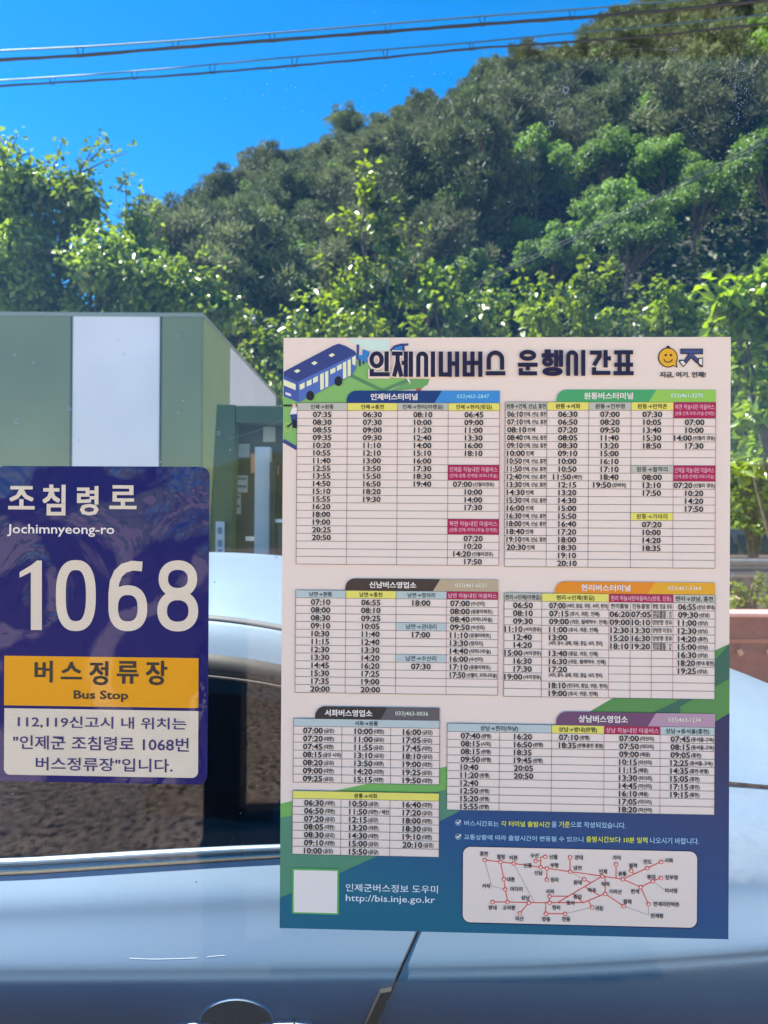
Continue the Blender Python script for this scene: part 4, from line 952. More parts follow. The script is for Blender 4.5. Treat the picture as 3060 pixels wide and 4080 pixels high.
# splayed left post, header, right post
b = MB(); a = W(850, 1618, KD); q = []
for (x_, z_) in ((kl.x, KT), (kl.x + .085, KT), (W(880, 2900, KD).x + .02, .0), (W(790, 2900, KD).x - .02, .0)): q.append((x_ - ko.x, z_))
v = [(x_, y_, z_) for y_ in (-.04, .06) for x_, z_ in q]; b.add(v, [(0, 3, 2, 1), (4, 5, 6, 7), (0, 1, 5, 4), (1, 2, 6, 5), (2, 3, 7, 6), (3, 0, 4, 7)], kg); b.build('post', kio)
kbox(872 + 75, 1620, 1330, 1690, kg, 'header', -.04, .06, .004)
kbox(1290, 1690, 1335, 2900, kg, 'post', -.04, .06, .004)
kbox(885, 1640, 1330, 2700, kdark, 'back_panel', .14, .17)
kbox(905, 1690, 925, 2700, mat('kiosk_mid_green', (.07, .10, .06), .5), 'mullion', -.02, .03)
kbox(1082, 1842, 1096, 2700, mat('mullion_black', (.015, .015, .015), .5), 'mullion', -.03, .03)
kbox(1012, 1778, 1068, 2700, mat('white_post', (.55, .58, .6), .45), 'white_post', .02, .08, .003)
kbox(1034, 1690, 1084, 1752, mat('grey_paper', (.30, .34, .31), .7), 'paper', .1, .104)
kbox(918, 1760, 978, 1815, mat('grey_paper', (.3, .3, .3), .7), 'paper', .1, .104)
kbox(985, 1800, 1030, 1880, mat('orange_card', (.42, .21, .13), .7), 'card', .09, .096)
kbox(1030, 1850, 1100, 1890, mat('orange_card', (.42, .21, .13), .7), 'card', .086, .09)
PAP = mat('notice_paper', (.34, .37, .38), .7); PDK = mat('paper_ink', (.10, .12, .15), .7)
for (x0, y0, x1, y1) in ((917, 1890, 970, 1960), (917, 1965, 942, 2048), (846, 1900, 875, 2030)):
    kbox(x0, y0, x1, y1, PAP, 'paper', .1, .104)
    for k in range(4): kbox(x0 + 4, y0 + 8 + k * (y1 - y0) / 4.4, x1 - 4, y0 + 12 + k * (y1 - y0) / 4.4 + 6, PDK, 'paper_print', .098, .0985) if (k % 2 == 0) else None
b_ = kbox(872, 2078, 905, 2210, mat('sign_white', (.5, .53, .58), .5), 'sign_board', -.06, -.05)
for y0 in (2100, 2150, 2185): kbox(880, y0, 897, y0 + 26, mat('sign_ink', (.12, .2, .32), .6), 'sign_print', -.0625, -.061)
kbox(965, 2140, 1008, 2158, mat('white_tag', (.75, .76, .76), .5), 'tag', .08, .09)
kbox(1090, 2068, 1135, 2082, mat('white_tag', (.75, .76, .76), .5), 'shelf_edge', -.02, .03); kbox(1097, 2084, 1135, 2190, mat('grey_box', (.17, .16, .15), .6), 'grey_bin', .02, .2, .01)

# ================================================================== LOW WALL, GUARD RAIL, CAR BEYOND
WD = 6.0
wl = W(2700, 2440, WD); wz = W(2980, 2442, WD).z
wall = thing('low_wall', 'low maroon painted wall with pale pink cap behind the car tail', 'wall', (3.2, WD, 0))
mar = mat('maroon_paint', (.14, .042, .034), .7, noise=.25, scale=6, bump=.3)
b = MB(); b.box((0, .1, (wz - .03) / 2), (3.4, .1, (wz - .03) / 2), mar); b.build('wall_body', wall)
b = MB(); b.box((0, .1, wz - .015), (3.42, .125, .015), mat('pink_cap', (.5, .27, .25), .6, noise=.1, scale=5)); b.build('cap', wall, bevel=.005)
b = MB(); b.box((0, -.004, wz - .235), (3.4, .006, .016), mat('orange_line', (.24, .085, .05), .7)); b.build('band', wall)
for k in range(-3, 10):
    xx = W(2940, 2590, WD).x + k * (W(3056, 2600, WD).x - W(2940, 2590, WD).x)
    if abs(xx - 3.2) > 3.3: continue
    b = MB(); b.tube([(xx - 3.2 - .01, -.03, wz - .30), (xx - 3.2 + .012, -.032, wz - .345)], [.020, .024], mat('wood_peg', (.42, .24, .15), .6), 10); b.build('peg', wall, smooth=False)
steel = mat('galvanised', (.16, .17, .175), .5, .5, noise=.15, scale=9)
gr_ = thing('guard_rail', 'grey corrugated steel guard rail along the road beyond the maroon wall', 'guard rail', (4.5, 9.2, 0))
gz = W(2980, 2262, 9.2).z
b = MB(); v = []; f = []
pf = [(-.02, -.12), (-.05, -.09), (-.05, -.05), (0, -.015), (0, .015), (-.05, .05), (-.05, .09), (-.02, .12)]
for x in np.linspace(-5, 9, 15):
    for y_, z_ in pf: v.append((x, y_, gz + z_))
for i in range(14):
    for k in range(7): f.append((i * 8 + k, i * 8 + k + 1, i * 8 + 9 + k, i * 8 + 8 + k))
b.add(v, f, steel); b.build('rail', gr_)
for x in range(-4, 9, 2):
    b = MB(); b.box((x + .4, .06, (gz + .1) / 2), (.05, .05, (gz + .1) / 2), steel); b.build('post', gr_)
# dark car on the road beyond
dcar = thing('parked_car', 'dark grey car seen beyond the guard rail between the timetable and the right tree', 'car', (5.6, 12.4, 0))
dk = mat('dark_paint', (.035, .038, .045), .3, coat=.8); dg = mat('dark_window', (.012, .016, .022), .08)
prof_b = [(-2.1, .35), (-2.1, .72), (-1.9, .86), (-1.0, .93), (1.2, .93), (1.95, .86), (2.1, .7), (2.1, .35)]
b = MB(); v = [(x, y, z) for y in (-.85, .85) for x, z in prof_b]; n = len(prof_b)
b.add(v, [tuple(range(n)), tuple(range(n, 2 * n))[::-1]] + [(i, n + i, n + (i + 1) % n, (i + 1) % n) for i in range(n)], dk); b.build('body', dcar, bevel=.06)
prof_r = [(-1.25, .93), (-.75, 1.26), (-.3, 1.34), (.55, 1.33), (1.1, 1.22), (1.65, .93)]
b = MB(); n = len(prof_r); v = [(x, y * (.82 if z < 1 else .62), z) for y in (-1, 1) for x, z in prof_r]
b.add(v, [tuple(range(n)), tuple(range(n, 2 * n))[::-1]] + [(i, n + i, n + i + 1, i + 1) for i in range(n - 1)], dk); b.build('roof', dcar, bevel=.05)
for xa, xb in ((-.95, .12), (.2, 1.2)):
    b = MB(); za = .97; zb = 1.24
    b.add([(xa, -.835, za), (xb, -.835, za), (min(xb, 1.02), -.705, zb), (max(xa, -.6), -.705, zb)], [(0, 1, 2, 3)], dg); b.build('window', dcar)
b = MB(); b.box((0, -.90, .90), (1.7, .012, .018), mat('bright_trim', (.6, .6, .6), .3, .9)); b.build('sill_trim', dcar)
for x in (-1.35, 1.3):
    for s in (-1, 1):
        b = MB(); b.tube([(x, s * .70, .31), (x, s * .87, .31)], .31, RUB, 24); b.build('wheel', dcar)

# ================================================================== OVERHEAD CABLES
cabm = mat('cable_black', (.012, .014, .018), .45); mess = mat('messenger_steel', (.03, .09, .12), .5)
def cable(name, label, top, bot, hang, dl, dr, rt_, rb_):
    """top/bot: picture points of messenger and cable; depth runs dl -> dr from left to right"""
    def pts(c):
        out = []
        for x in range(-1500, 4700, 155):
            y = float(np.interp(x, [q[0] for q in c], [q[1] for q in c])); 
            if x < c[0][0]: y = c[0][1] + (c[1][1] - c[0][1]) / (c[1][0] - c[0][0]) * (x - c[0][0])
            if x > c[-1][0]: y = c[-1][1] + (c[-1][1] - c[-2][1]) / (c[-1][0] - c[-2][0]) * (x - c[-1][0])
            d = dl + (dr - dl) * x / 3060; out.append(W(x, y, d))
        return out
    A, B = pts(top), pts(bot)
    o = thing(name, label, 'overhead cable', (A[len(A) // 2].x, A[len(A) // 2].y, A[len(A) // 2].z), 'overhead cables')
    loc = Vector(o.location)
    b = MB(); b.tube([p_ - loc for p_ in A], rt_, mess, 6); b.build('messenger_wire', o, smooth=True)
    b = MB(); b.tube([p_ - loc + Vector((0, 0, .0015 * math.sin(i * 2.1))) for i, p_ in enumerate(cat_rom(B, 3))], [rb_ * (1 + .10 * math.sin(i * .9)) for i in range(len(B) * 3 - 2)], cabm, 8); b.build('cable', o, smooth=True)
    for (xa, xb, xc) in hang:
        d = dl + (dr - dl) * xc / 3060
        fy = lambda c, x: float(np.interp(x, [q[0] for q in c], [q[1] for q in c]))
        b = MB(); b.tube([W(xa, fy(top, xa), d) - loc, W(xc - 4, fy(bot, xc) + 8, d) - loc, W(xc + 4, fy(bot, xc) + 8, d) - loc, W(xb, fy(top, xb), d) - loc], .0042, cabm, 5); b.build('hanger', o)
t1 = [(-20, 203), (330, 187), (700, 163), (1100, 131), (1530, 96), (1900, 66), (2300, 37), (2750, 0), (3080, -28)]
b1 = [(-20, 240), (330, 221), (700, 190), (1100, 160), (1530, 127), (1920, 97), (2280, 72), (2610, 47), (3080, 0)]
cable('utility_cable', 'upper black overhead cable hung from its support wire across the sky', t1, b1, [(305, 333, 322), (684, 713, 700), (1071, 1096, 1086), (1535, 1560, 1542), (1907, 1934, 1924), (2268, 2295, 2277), (2608, 2635, 2611)], 6.4, 5.6, .0065, .0125)
t2 = [(-20, 322), (330, 300), (700, 271), (1100, 233), (1530, 198), (1880, 170), (2300, 130), (2700, 95), (3080, 56)]
b2 = [(-20, 344), (330, 323), (700, 301), (1100, 268), (1530, 230), (1900, 192), (2240, 170), (2600, 144), (3080, 92)]
cable('utility_cable', 'lower thinner overhead cable hung from its support wire above the tree line', t2, b2, [(196, 223, 210), (522, 550, 536), (834, 858, 848), (1162, 1188, 1171), (1525, 1545, 1537), (1870, 1885, 1880)], 6.4, 5.6, .006, .0085)
gy = thing('drop_wire', 'thin twisted wire slanting down across the wooded hill at the right', 'overhead cable', W(2500, 850, 8), 'overhead cables')
loc = Vector(gy.location)
for dy in (0, 13):
    b = MB(); b.tube([W(x, 548 + dy + (3060 - x) * .498 + 14 * math.sin((x - 1900) / 1300 * math.pi) * .8, 5.5 + (3060 - x) / 1200 * 5.5) - loc for x in range(3400, 1850, -90)], .0052, cabm, 6); b.build('wire_strand', gy)

# ================================================================== TREES AND SHRUBS
def leaf_mat(name, c, trans, rough=.45, var=.45, spec=.5, scale=1.2):
    m = bpy.data.materials.new(name); m.use_nodes = True; t = m.node_tree; b = t.nodes['Principled BSDF']; out = t.nodes['Material Output']
    b.inputs['Roughness'].default_value = rough; b.inputs['Specular IOR Level'].default_value = spec
    tc = t.nodes.new('ShaderNodeTexCoord'); n = t.nodes.new('ShaderNodeTexNoise'); n.inputs['Scale'].default_value = scale; n.inputs['Detail'].default_value = 5; t.links.new(tc.outputs['Object'], n.inputs['Vector'])
    oi = t.nodes.new('ShaderNodeObjectInfo')
    r = t.nodes.new('ShaderNodeValToRGB'); r.color_ramp.elements[0].position = .3; r.color_ramp.elements[1].position = .7
    r.color_ramp.elements[0].color = (*[v * (1 - var) for v in c], 1); r.color_ramp.elements[1].color = (min(1, c[0] * (1 + var * 1.2)), c[1] * (1 + var), c[2] * (1 + var * .5), 1)
    t.links.new(n.outputs['Fac'], r.inputs[0])
    h = t.nodes.new('ShaderNodeHueSaturation'); mr = t.nodes.new('ShaderNodeMapRange'); mr.inputs['To Min'].default_value = .7; mr.inputs['To Max'].default_value = 1.3
    t.links.new(oi.outputs['Random'], mr.inputs['Value']); t.links.new(mr.outputs[0], h.inputs['Value']); t.links.new(r.outputs[0], h.inputs['Color']); t.links.new(h.outputs[0], b.inputs['Base Color'])
    tl = t.nodes.new('ShaderNodeBsdfTranslucent'); hb = t.nodes.new('ShaderNodeHueSaturation'); hb.inputs['Value'].default_value = 1.7; hb.inputs['Hue'].default_value = .485; hb.inputs['Saturation'].default_value = 1.1
    t.links.new(h.outputs[0], hb.inputs['Color']); t.links.new(hb.outputs[0], tl.inputs[0])
    mx = t.nodes.new('ShaderNodeMixShader'); mx.inputs[0].default_value = trans; t.links.new(b.outputs[0], mx.inputs[1]); t.links.new(tl.outputs[0], mx.inputs[2]); t.links.new(mx.outputs[0], out.inputs['Surface'])
    return m
BARK = mat('bark', (.07, .055, .045), .9, noise=.4, scale=12, bump=.5); PBARK = mat('pine_bark', (.12, .065, .045), .9, noise=.4, scale=6)
def leaves_mesh(name, pos, nrm, dirs, L, Wd, m, parent, fold=.25):
    """pos nrm dirs: n x 3; folded pointed leaves of length L and width Wd (two quads each)"""
    n = len(pos); side = np.cross(nrm, dirs); side /= np.linalg.norm(side, axis=1)[:, None] + 1e-9
    L = np.broadcast_to(np.asarray(L, float), (n,))[:, None]; Wd = np.broadcast_to(np.asarray(Wd, float), (n,))[:, None]
    a = pos; t = pos + dirs * L - nrm * L * .12
    m1 = pos + dirs * L * .45
    l = m1 + side * Wd * .5 + nrm * Wd * fold; r = m1 - side * Wd * .5 + nrm * Wd * fold
    V = np.stack([a, l, t, r], 1).reshape(-1, 3)
    idx = np.arange(n)[:, None] * 4
    Fc = np.concatenate([idx + np.array([0, 1, 2]), idx + np.array([0, 2, 3])], 1).reshape(-1, 3)
    me = bpy.data.meshes.new(name); me.vertices.add(len(V)); me.vertices.foreach_set('co', V.ravel())
    me.loops.add(Fc.size); me.loops.foreach_set('vertex_index', Fc.ravel().astype(np.int32))
    me.polygons.add(len(Fc)); me.polygons.foreach_set('loop_start', (np.arange(len(Fc)) * 3).astype(np.int32)); me.polygons.foreach_set('loop_total', np.full(len(Fc), 3, np.int32))
    me.materials.append(m); me.update(calc_edges=True); me.validate()
    o = bpy.data.objects.new(name, me); COL.objects.link(o)
    if parent is not None: o.parent = parent
    return o
def unit(v): return v / (np.linalg.norm(v, axis=-1, keepdims=True) + 1e-9)
def blob_leaves(c, r, n, upb=.5, shell=.6):
    """n leaf places in ellipsoid c r, denser near its surface, with normals outward and up"""
    d = unit(rng.normal(size=(n, 3))); rad = shell + (1 - shell) * rng.random(n) ** .5; rad *= .85 + .3 * rng.random(n)
    p = np.array(c) + d * np.array(r) * rad[:, None]
    nm = unit(d * .6 + rng.normal(size=(n, 3)) * .55 + np.array([0, 0, upb])); dr = rng.normal(size=(n, 3)) + d * .6 + np.array([0, 0, -.35]); dr = unit(dr - nm * (dr * nm).sum(1)[:, None])
    return p, nm, dr
def twig_leaves(p0, p1, n, spread, droop=.0):
    t = np.linspace(.05, 1, n); p0 = np.array(p0); p1 = np.array(p1); ax = unit(p1 - p0)
    p = p0 + (p1 - p0) * t[:, None] + np.array([0, 0, -droop]) * (t ** 2)[:, None]
    d = unit(rng.normal(size=(n, 3)) + ax * .5); nm = unit(rng.normal(size=(n, 3)) * .5 + np.array([0, -.1, .9])); dr = unit(d - nm * (d * nm).sum(1)[:, None])
    return p + rng.normal(size=(n, 3)) * spread, nm, dr
def tree(name, label, cat, base, blobs, twigs, m, L, Wd, dens, group=None, trunk_r=.07, limbs=True, sub=8):
    """blobs: (centre, radius xyz) world; twigs: (p0, p1, n) world"""
    o = thing(name, label, cat, base, group); bs = np.array(base)
    P, Nn, D_ = [], [], []
    for c, r in blobs:
        vol = r[0] * r[2] + r[0] * r[1] + r[1] * r[2]
        # each mass is built of smaller clusters so that gaps stay open
        for _ in range(sub):
            d = unit(rng.normal(size=3)); cc = np.array(c) + d * np.array(r) * (.35 + .55 * rng.random()); rr = np.array(r) * (.28 + .22 * rng.random())
            a = blob_leaves(cc, rr, int(dens * vol / sub * 1.0) + 6); P.append(a[0]); Nn.append(a[1]); D_.append(a[2])
    for p0, p1, n in twigs:
        a = twig_leaves(p0, p1, n, .025 + L * .3); P.append(a[0]); Nn.append(a[1]); D_.append(a[2])
    P = np.concatenate(P) - bs; Nn = np.concatenate(Nn); D_ = np.concatenate(D_); n = len(P)
    b = MB(); top = max(c[2] for c, r in blobs) - base[2]; cxm = np.mean([c[0] for c, r in blobs]) - base[0]
    b.tube(cat_rom([(0, 0, -.1), (.05, .02, top * .3), (cxm * .4, .05, top * .6), (cxm * .8, 0, top * .95)], 4), [trunk_r * (1 - .055 * i) for i in range(13)], BARK, 8)
    b.build('trunk', o, smooth=True)
    if limbs:
        for c, r in blobs:
            b = MB(); e = Vector(c) - Vector(base); s_ = Vector((e.x * .15, e.y * .2, max(.3, e.z * .45))); b.tube(cat_rom([s_, s_.lerp(e, .5) + Vector((0, 0, -.15 * r[2])), e + Vector((0, 0, r[2] * .4))], 4), [.03 * (1 - .09 * i) * max(1, trunk_r / .07) for i in range(9)], BARK, 6); b.build('limb', o, smooth=True)
    if twigs:
        for p0, p1, n_ in twigs: b = MB(); b.tube([Vector(p0) - Vector(base), (Vector(p0) + Vector(p1)) / 2 - Vector(base) + Vector((.01, 0, .02)), Vector(p1) - Vector(base)], [.012, .008, .004], BARK, 5, cap=False); b.build('twig', o, smooth=True)
    sc = .5 + .85 * rng.random(n)
    leaves_mesh('crown', P, Nn, D_, L * sc, Wd * sc, m, o)
    return o
def WB(px, py, d, rpx, squash=1., dy=1.):
    p = W(px, py, d); r = rpx / F * d; return (tuple(p), (r, r * dy, r * squash))
LM1 = leaf_mat('cherry_leaf', (.105, .175, .028), .45, .3, spec=.9)
LM2 = leaf_mat('bright_leaf', (.115, .18, .022), .48, .34, spec=.8)
LM3 = leaf_mat('young_leaf', (.12, .2, .026), .5, .3, spec=.8)
def tw(px0, py0, px1, py1, d, n, dd=0.): return (tuple(W(px0, py0, d)), tuple(W(px1, py1, d + dd)), n)
LM1B = leaf_mat('lime_leaf', (.115, .195, .022), .45, .3, spec=.8)
# big glossy-leaved tree over the booth
D = 9.2
bl_ = [WB(*q) for q in [(60, 720, D, 160, .9), (250, 760, D, 130, .8), (-180, 760, D, 200), (60, 930, D + .3, 190), (330, 860, D, 110, .8), (180, 1110, D, 200), (420, 1080, D - .3, 170), (620, 1130, D - .4, 150, .85), (760, 1170, D - .6, 130, .8),
                             (870, 1250, D - .6, 100, .7), (560, 1000, D, 90, .8), (-150, 1050, D, 220), (30, 1250, D, 200), (350, 1290, D, 190), (640, 1300, D - .2, 170), (540, 900, D, 55, 1.2)]]
tw_ = [tw(200, 720, 250, 560, D, 26), tw(300, 720, 400, 530, D, 34), tw(360, 640, 425, 575, D, 16), tw(300, 700, 510, 605, D, 26), tw(470, 760, 520, 690, D, 18), tw(500, 950, 500, 700, D, 34), tw(30, 640, 70, 535, D, 22), tw(-20, 640, 10, 540, D, 20),
       tw(100, 680, 200, 640, D, 22), tw(380, 850, 420, 800, D, 14), tw(540, 900, 560, 760, D, 26), tw(600, 900, 640, 810, D, 22), tw(800, 1120, 900, 1060, D - .6, 22), tw(850, 1200, 980, 1240, D - .6, 26), tw(780, 1050, 820, 980, D - .5, 18), tw(60, 640, 120, 610, D, 16)]
tree('leafy_tree', 'tall glossy-leaved broadleaf tree rising behind the striped booth', 'tree', (W(200, 2040, D).x, W(200, 2040, D).y, 0), bl_, tw_, LM1, .10, .06, 1800, 'broadleaf trees near the road', .12, sub=20)
# row of bright shrubs and saplings behind the timetable
D = 11.5
def shrub(label, base_px, bl_, tw_, m=LM2, d=D, name='sapling', L=.125, Wd=.09, dens=230, group='bright saplings below the hill', sub=9):
    b0 = W(base_px, 2300, d); return tree(name, label, 'sapling', (b0.x, b0.y, -.1), [WB(*q) for q in bl_], tw_, m, L, Wd, dens, group, .05, sub=sub)
shrub('leafy sapling low beside the booth corner, left of the timetable', 1010, [(1010, 1420, D, 90), (1040, 1560, D, 80), (1000, 1300, D + .3, 70), (1090, 1700, D, 80), (1080, 1380, D, 70)], [tw(980, 1330, 960, 1260, D, 14), tw(1050, 1350, 1100, 1270, D, 16)], d=D)
shrub('tallest bright sapling with a thin leafy leader rising above the timetable bus', 1480, [(1330, 1180, D, 110, .7), (1450, 1080, D, 95), (1560, 1000, D, 80), (1500, 900, D, 55, 1.3), (1450, 760, D, 40, 1.5), (1400, 1300, D, 150), (1600, 1150, D, 90), (1250, 1290, D, 110), (1480, 1450, D, 200), (1300, 1500, D, 160)],
      [tw(1450, 800, 1450, 620, D, 26), tw(1500, 920, 1560, 800, D, 20), tw(1440, 900, 1360, 840, D, 18), tw(1400, 950, 1340, 870, D, 16), tw(1620, 1000, 1700, 900, D, 18), tw(1550, 1000, 1600, 850, D, 20), tw(1350, 1100, 1250, 1040, D, 18), tw(1460, 760, 1500, 660, D, 14)])
shrub('yellowish bright sapling in the middle above the timetable title', 1840, [(1800, 1200, D - .5, 130, .8), (1930, 1230, D - .5, 120, .7), (1760, 1290, D - .5, 130), (1940, 1310, D - .5, 140), (1850, 1450, D - .5, 200), (1720, 1120, D - .5, 60)],
      [tw(1700, 1150, 1650, 1060, D - .5, 18), tw(1900, 1160, 1960, 1060, D - .5, 18), tw(1830, 1120, 1840, 1040, D - .5, 16), tw(1990, 1200, 2060, 1130, D - .5, 16)], LM3, d=D - .5)
shrub('bushy sapling with a pointed top right of the middle above the timetable', 2250, [(2140, 1230, D, 110, .8), (2270, 1190, D, 90), (2340, 1120, D, 70), (2230, 1310, D, 140), (2380, 1250, D, 110), (2280, 1450, D, 200)],
      [tw(2330, 1130, 2350, 1020, D, 20), tw(2430, 1120, 2450, 1030, D, 18), tw(2200, 1160, 2160, 1080, D, 16), tw(2390, 1160, 2420, 1050, D, 18), tw(2100, 1180, 2060, 1100, D, 16)])
shrub('yellow-green sapling at the right end above the timetable emblem', 2640, [(2560, 1260, D - .4, 110, .8), (2690, 1220, D - .4, 90), (2640, 1180, D - .4, 65), (2620, 1330, D - .4, 140), (2760, 1310, D - .4, 90), (2700, 1450, D - .4, 200)],
      [tw(2640, 1180, 2620, 1110, D - .4, 16), tw(2700, 1180, 2770, 1190, D - .4, 16), tw(2560, 1220, 2540, 1140, D - .4, 16)], LM3, d=D - .4)
# right edge tree with big pale leaves, then dark undergrowth below it
D = 7.0
tree('leafy_tree', 'young tree with big yellow-green drooping leaves at the right edge', 'tree', (W(3150, 2040, D).x, W(3150, 2040, D).y, 0),
     [WB(*q) for q in [(3030, 1170, D, 110, .7), (2900, 1190, D, 60, .5), (3060, 1330, D, 100), (2960, 1290, D, 50, .7), (3090, 1080, D, 60), (3200, 1200, D, 170), (3060, 1560, D, 80), (3020, 1640, D, 55), (2960, 1420, D + .3, 60), (3050, 1760, D + .3, 70), (2985, 1850, D + .4, 50), (3200, 1500, D, 160)]],
     [tw(2950, 1170, 2825, 1130, D, 20), tw(2960, 1230, 2840, 1260, D, 20), tw(3040, 1120, 3060, 1050, D, 12), tw(3050, 1500, 2990, 1560, D, 16), tw(3060, 1760, 3020, 1840, D, 16), tw(3000, 1350, 2950, 1460, D, 14)], LM1B, .15, .085, 420, 'broadleaf trees near the road', .06, sub=8)
D = 10.5
for lab, bx_, bl_ in (('rounded green shrub behind the guard rail at the right edge', 3000, [(2960, 1620, D, 70, .8), (3050, 1700, D, 90, .8), (2980, 1830, D, 90, .8), (3070, 1930, D, 110, .7), (2960, 1990, D, 90, .7), (3000, 2080, D, 80, .6), (2930, 1500, D, 70), (3080, 1560, D, 80), (2920, 1720, D, 70)]),):
    shrub(lab, bx_, bl_, [], LM1, d=D, name='shrub', dens=200, group='shrubs by the road')
D = 7.6
shrub('low dense bush growing just behind the maroon wall', 3000, [(2930, 2400, D, 50, .8), (3000, 2370, D, 60, .9), (3080, 2380, D, 70, .9), (3170, 2380, D, 70), (2860, 2410, D, 60), (2940, 2340, D, 28), (3020, 2310, D, 30)], [], LM2, d=D, name='shrub', L=.06, Wd=.04, dens=420, group='shrubs by the road')

shrub('dense dark bush filling the gap under the right tree beyond the guard rail', 3050, [(2900, 1500, 15, 120), (3020, 1450, 15.5, 130), (2920, 1750, 15, 140), (3060, 1780, 15, 150), (2940, 2020, 15, 130), (3080, 2040, 15, 140), (3230, 1700, 15, 200), (2760, 1600, 15, 150)], [], LM1, d=15, name='shrub', L=.15, Wd=.1, dens=110, group='shrubs by the road')
shrub('low dark bush behind the dark car beyond the guard rail', 3000, [(2880, 2120, 16, 90, .8), (2960, 2080, 16, 100, .9), (3040, 2100, 16, 100, .8), (3130, 2090, 16, 110), (2920, 2190, 16, 80, .7), (3060, 2190, 16, 90, .7)], [], LM1, d=16, name='shrub', L=.15, Wd=.1, dens=130, group='shrubs by the road')
shrub('dark bush between the booth end and the timetable', 1050, [(960, 1450, 14, 110), (1080, 1500, 14, 120), (1000, 1650, 14, 120), (1120, 1350, 14, 100), (1150, 1700, 14, 140)], [], LM1, d=14, name='shrub', L=.15, Wd=.1, dens=110, group='shrubs by the road')
# ------------------------------------------------------------------ the wooded hill
PN = [leaf_mat('pine_needles', (.085, .122, .055), .2, .6, .45, spec=.3, scale=.7), leaf_mat('pine_needles_grey', (.105, .135, .068), .2, .65, .45, spec=.3, scale=.7)]
BL = leaf_mat('hill_leaves', (.085, .17, .04), .38, .5, .45, scale=.6)
def pine(m, h, w, k):
    """conifer of height h: bare leaning trunk, tiers of flat needle clumps"""
    o = thing('pine_tree', 'p', 'tree', (0, 0, 0), 'trees on the hillside')
    b = MB(); lean = rng.normal(size=2) * .25
    path = cat_rom([(0, 0, -1), (lean[0] * .5, lean[1] * .5, h * .35), (lean[0] * 1.4, lean[1], h * .7), (lean[0], lean[1], h * .97)], 4); b.tube(path, [.20 * (1 - .066 * i) for i in range(len(path))], PBARK, 7)
    P, Nn, D_ = [], [], []
    nb = 30 + k * 3
    for i in range(nb):
        t = .34 + .66 * (i / nb); zz = h * t; az = i * 2.4 + rng.normal() * .3
        ln = w * max(.12, 1 - ((t - .60) / .46) ** 2) ** .6 * (.45 + .65 * rng.random()); e = np.array([lean[0] + ln * math.cos(az), lean[1] + ln * math.sin(az), zz + ln * (.12 + .25 * rng.random())])
        b.tube([(lean[0] * t, lean[1] * t, zz - .2), tuple(e)], [.05, .02], PBARK, 5, cap=False)
        for q in range(4):
            c = e * np.array([1, 1, 1]) * 1.0; f_ = 1 - q * .24; c = np.array([lean[0] * t + (e[0] - lean[0] * t) * f_, lean[1] * t + (e[1] - lean[1] * t) * f_, zz + (e[2] - zz) * f_ + .08]) + rng.normal(size=3) * .18
            rr = .36 + .26 * rng.random(); n = 84
            d = unit(rng.normal(size=(n, 3))); p = c + d * np.array([rr, rr, rr * .55]) * (rng.random(n) ** .4)[:, None]; dr = unit(d + np.array([0, 0, .55]) + rng.normal(size=(n, 3)) * .4); nm = unit(np.cross(dr, rng.normal(size=(n, 3))))
            P.append(p); Nn.append(nm); D_.append(dr)
    b.build('trunk', o, smooth=True)
    P = np.concatenate(P); Nn = np.concatenate(Nn); D_ = np.concatenate(D_); leaves_mesh('crown', P, Nn, D_, .36 * (.6 + .7 * rng.random(len(P))), .085, m, o); return o
def broad(h, w):
    o = thing('broadleaf_tree', 'b', 'tree', (0, 0, 0), 'trees on the hillside')
    b = MB(); b.tube([(0, 0, -1), (.1, 0, h * .4), (0, .1, h * .8)], [.16, .12, .05], BARK, 7)
    P, Nn, D_ = [], [], []
    for i in range(42):
        d = unit(rng.normal(size=3)); d[2] = abs(d[2]) * .9 - .25; c = np.array([0, 0, h * .62]) + d * np.array([w, w, h * .36]) * (.35 + .8 * rng.random()); a = blob_leaves(c, np.array([.62, .62, .42]) * (.7 + .6 * rng.random()), 170, .7, .4); P.append(a[0]); Nn.append(a[1]); D_.append(a[2])
        if i % 3 == 0: b.tube([(0, 0, h * .35), tuple(c)], [.06, .02], BARK, 5, cap=False)
    b.build('trunk', o, smooth=True)
    P = np.concatenate(P); Nn = np.concatenate(Nn); D_ = np.concatenate(D_); leaves_mesh('crown', P, Nn, D_, .20 * (.6 + .8 * rng.random(len(P))), .13, BL, o); return o
protos = [pine(PN[0], 8.2, 2.7, 0), pine(PN[1], 7.2, 2.9, 1), pine(PN[0], 8.8, 2.5, 2), pine(PN[1], 6.6, 3.0, 1), broad(6.5, 2.1), broad(5.5, 2.6), broad(7.2, 2.3)]
spots = []
yy = 33.0; row = 0
while yy < 95:
    step = 3.15 + (yy - 33) * .022
    xl, xr = -.46 * yy - 2, .57 * yy + 3
    xx = xl + (row % 2) * step * .5
    while xx < xr:
        x_, y_ = xx + rng.normal() * .6, yy + rng.normal() * .7
        spots.append((x_, y_)); xx += step * (.85 + .3 * rng.random())
    yy += step * 1.02; row += 1
def bearing(x, y):
    v = Vector((x, y, hill_z(x, y) + 6)) - EYE; d = v.dot(fw_w); return CX + F * v.dot(cr) / d, CY - F * v.dot(cu) / d
ux = []; 
for i in range(12000):
    y_ = 14.5 + 70 * rng.random() ** 1.6; x_ = (-.5 + 1.1 * rng.random()) * y_
    ux.append((x_, y_, max(0, hill_z(x_, y_)) + .1 + .5 * rng.random()))
ux = np.repeat(np.array(ux), 6, 0); ux = ux + rng.normal(size=ux.shape) * np.array([.45, .45, .28])
un = unit(rng.normal(size=ux.shape) * .6 + np.array([0, -.2, .8])); ud = rng.normal(size=ux.shape); ud = unit(ud - un * (ud * un).sum(1)[:, None])
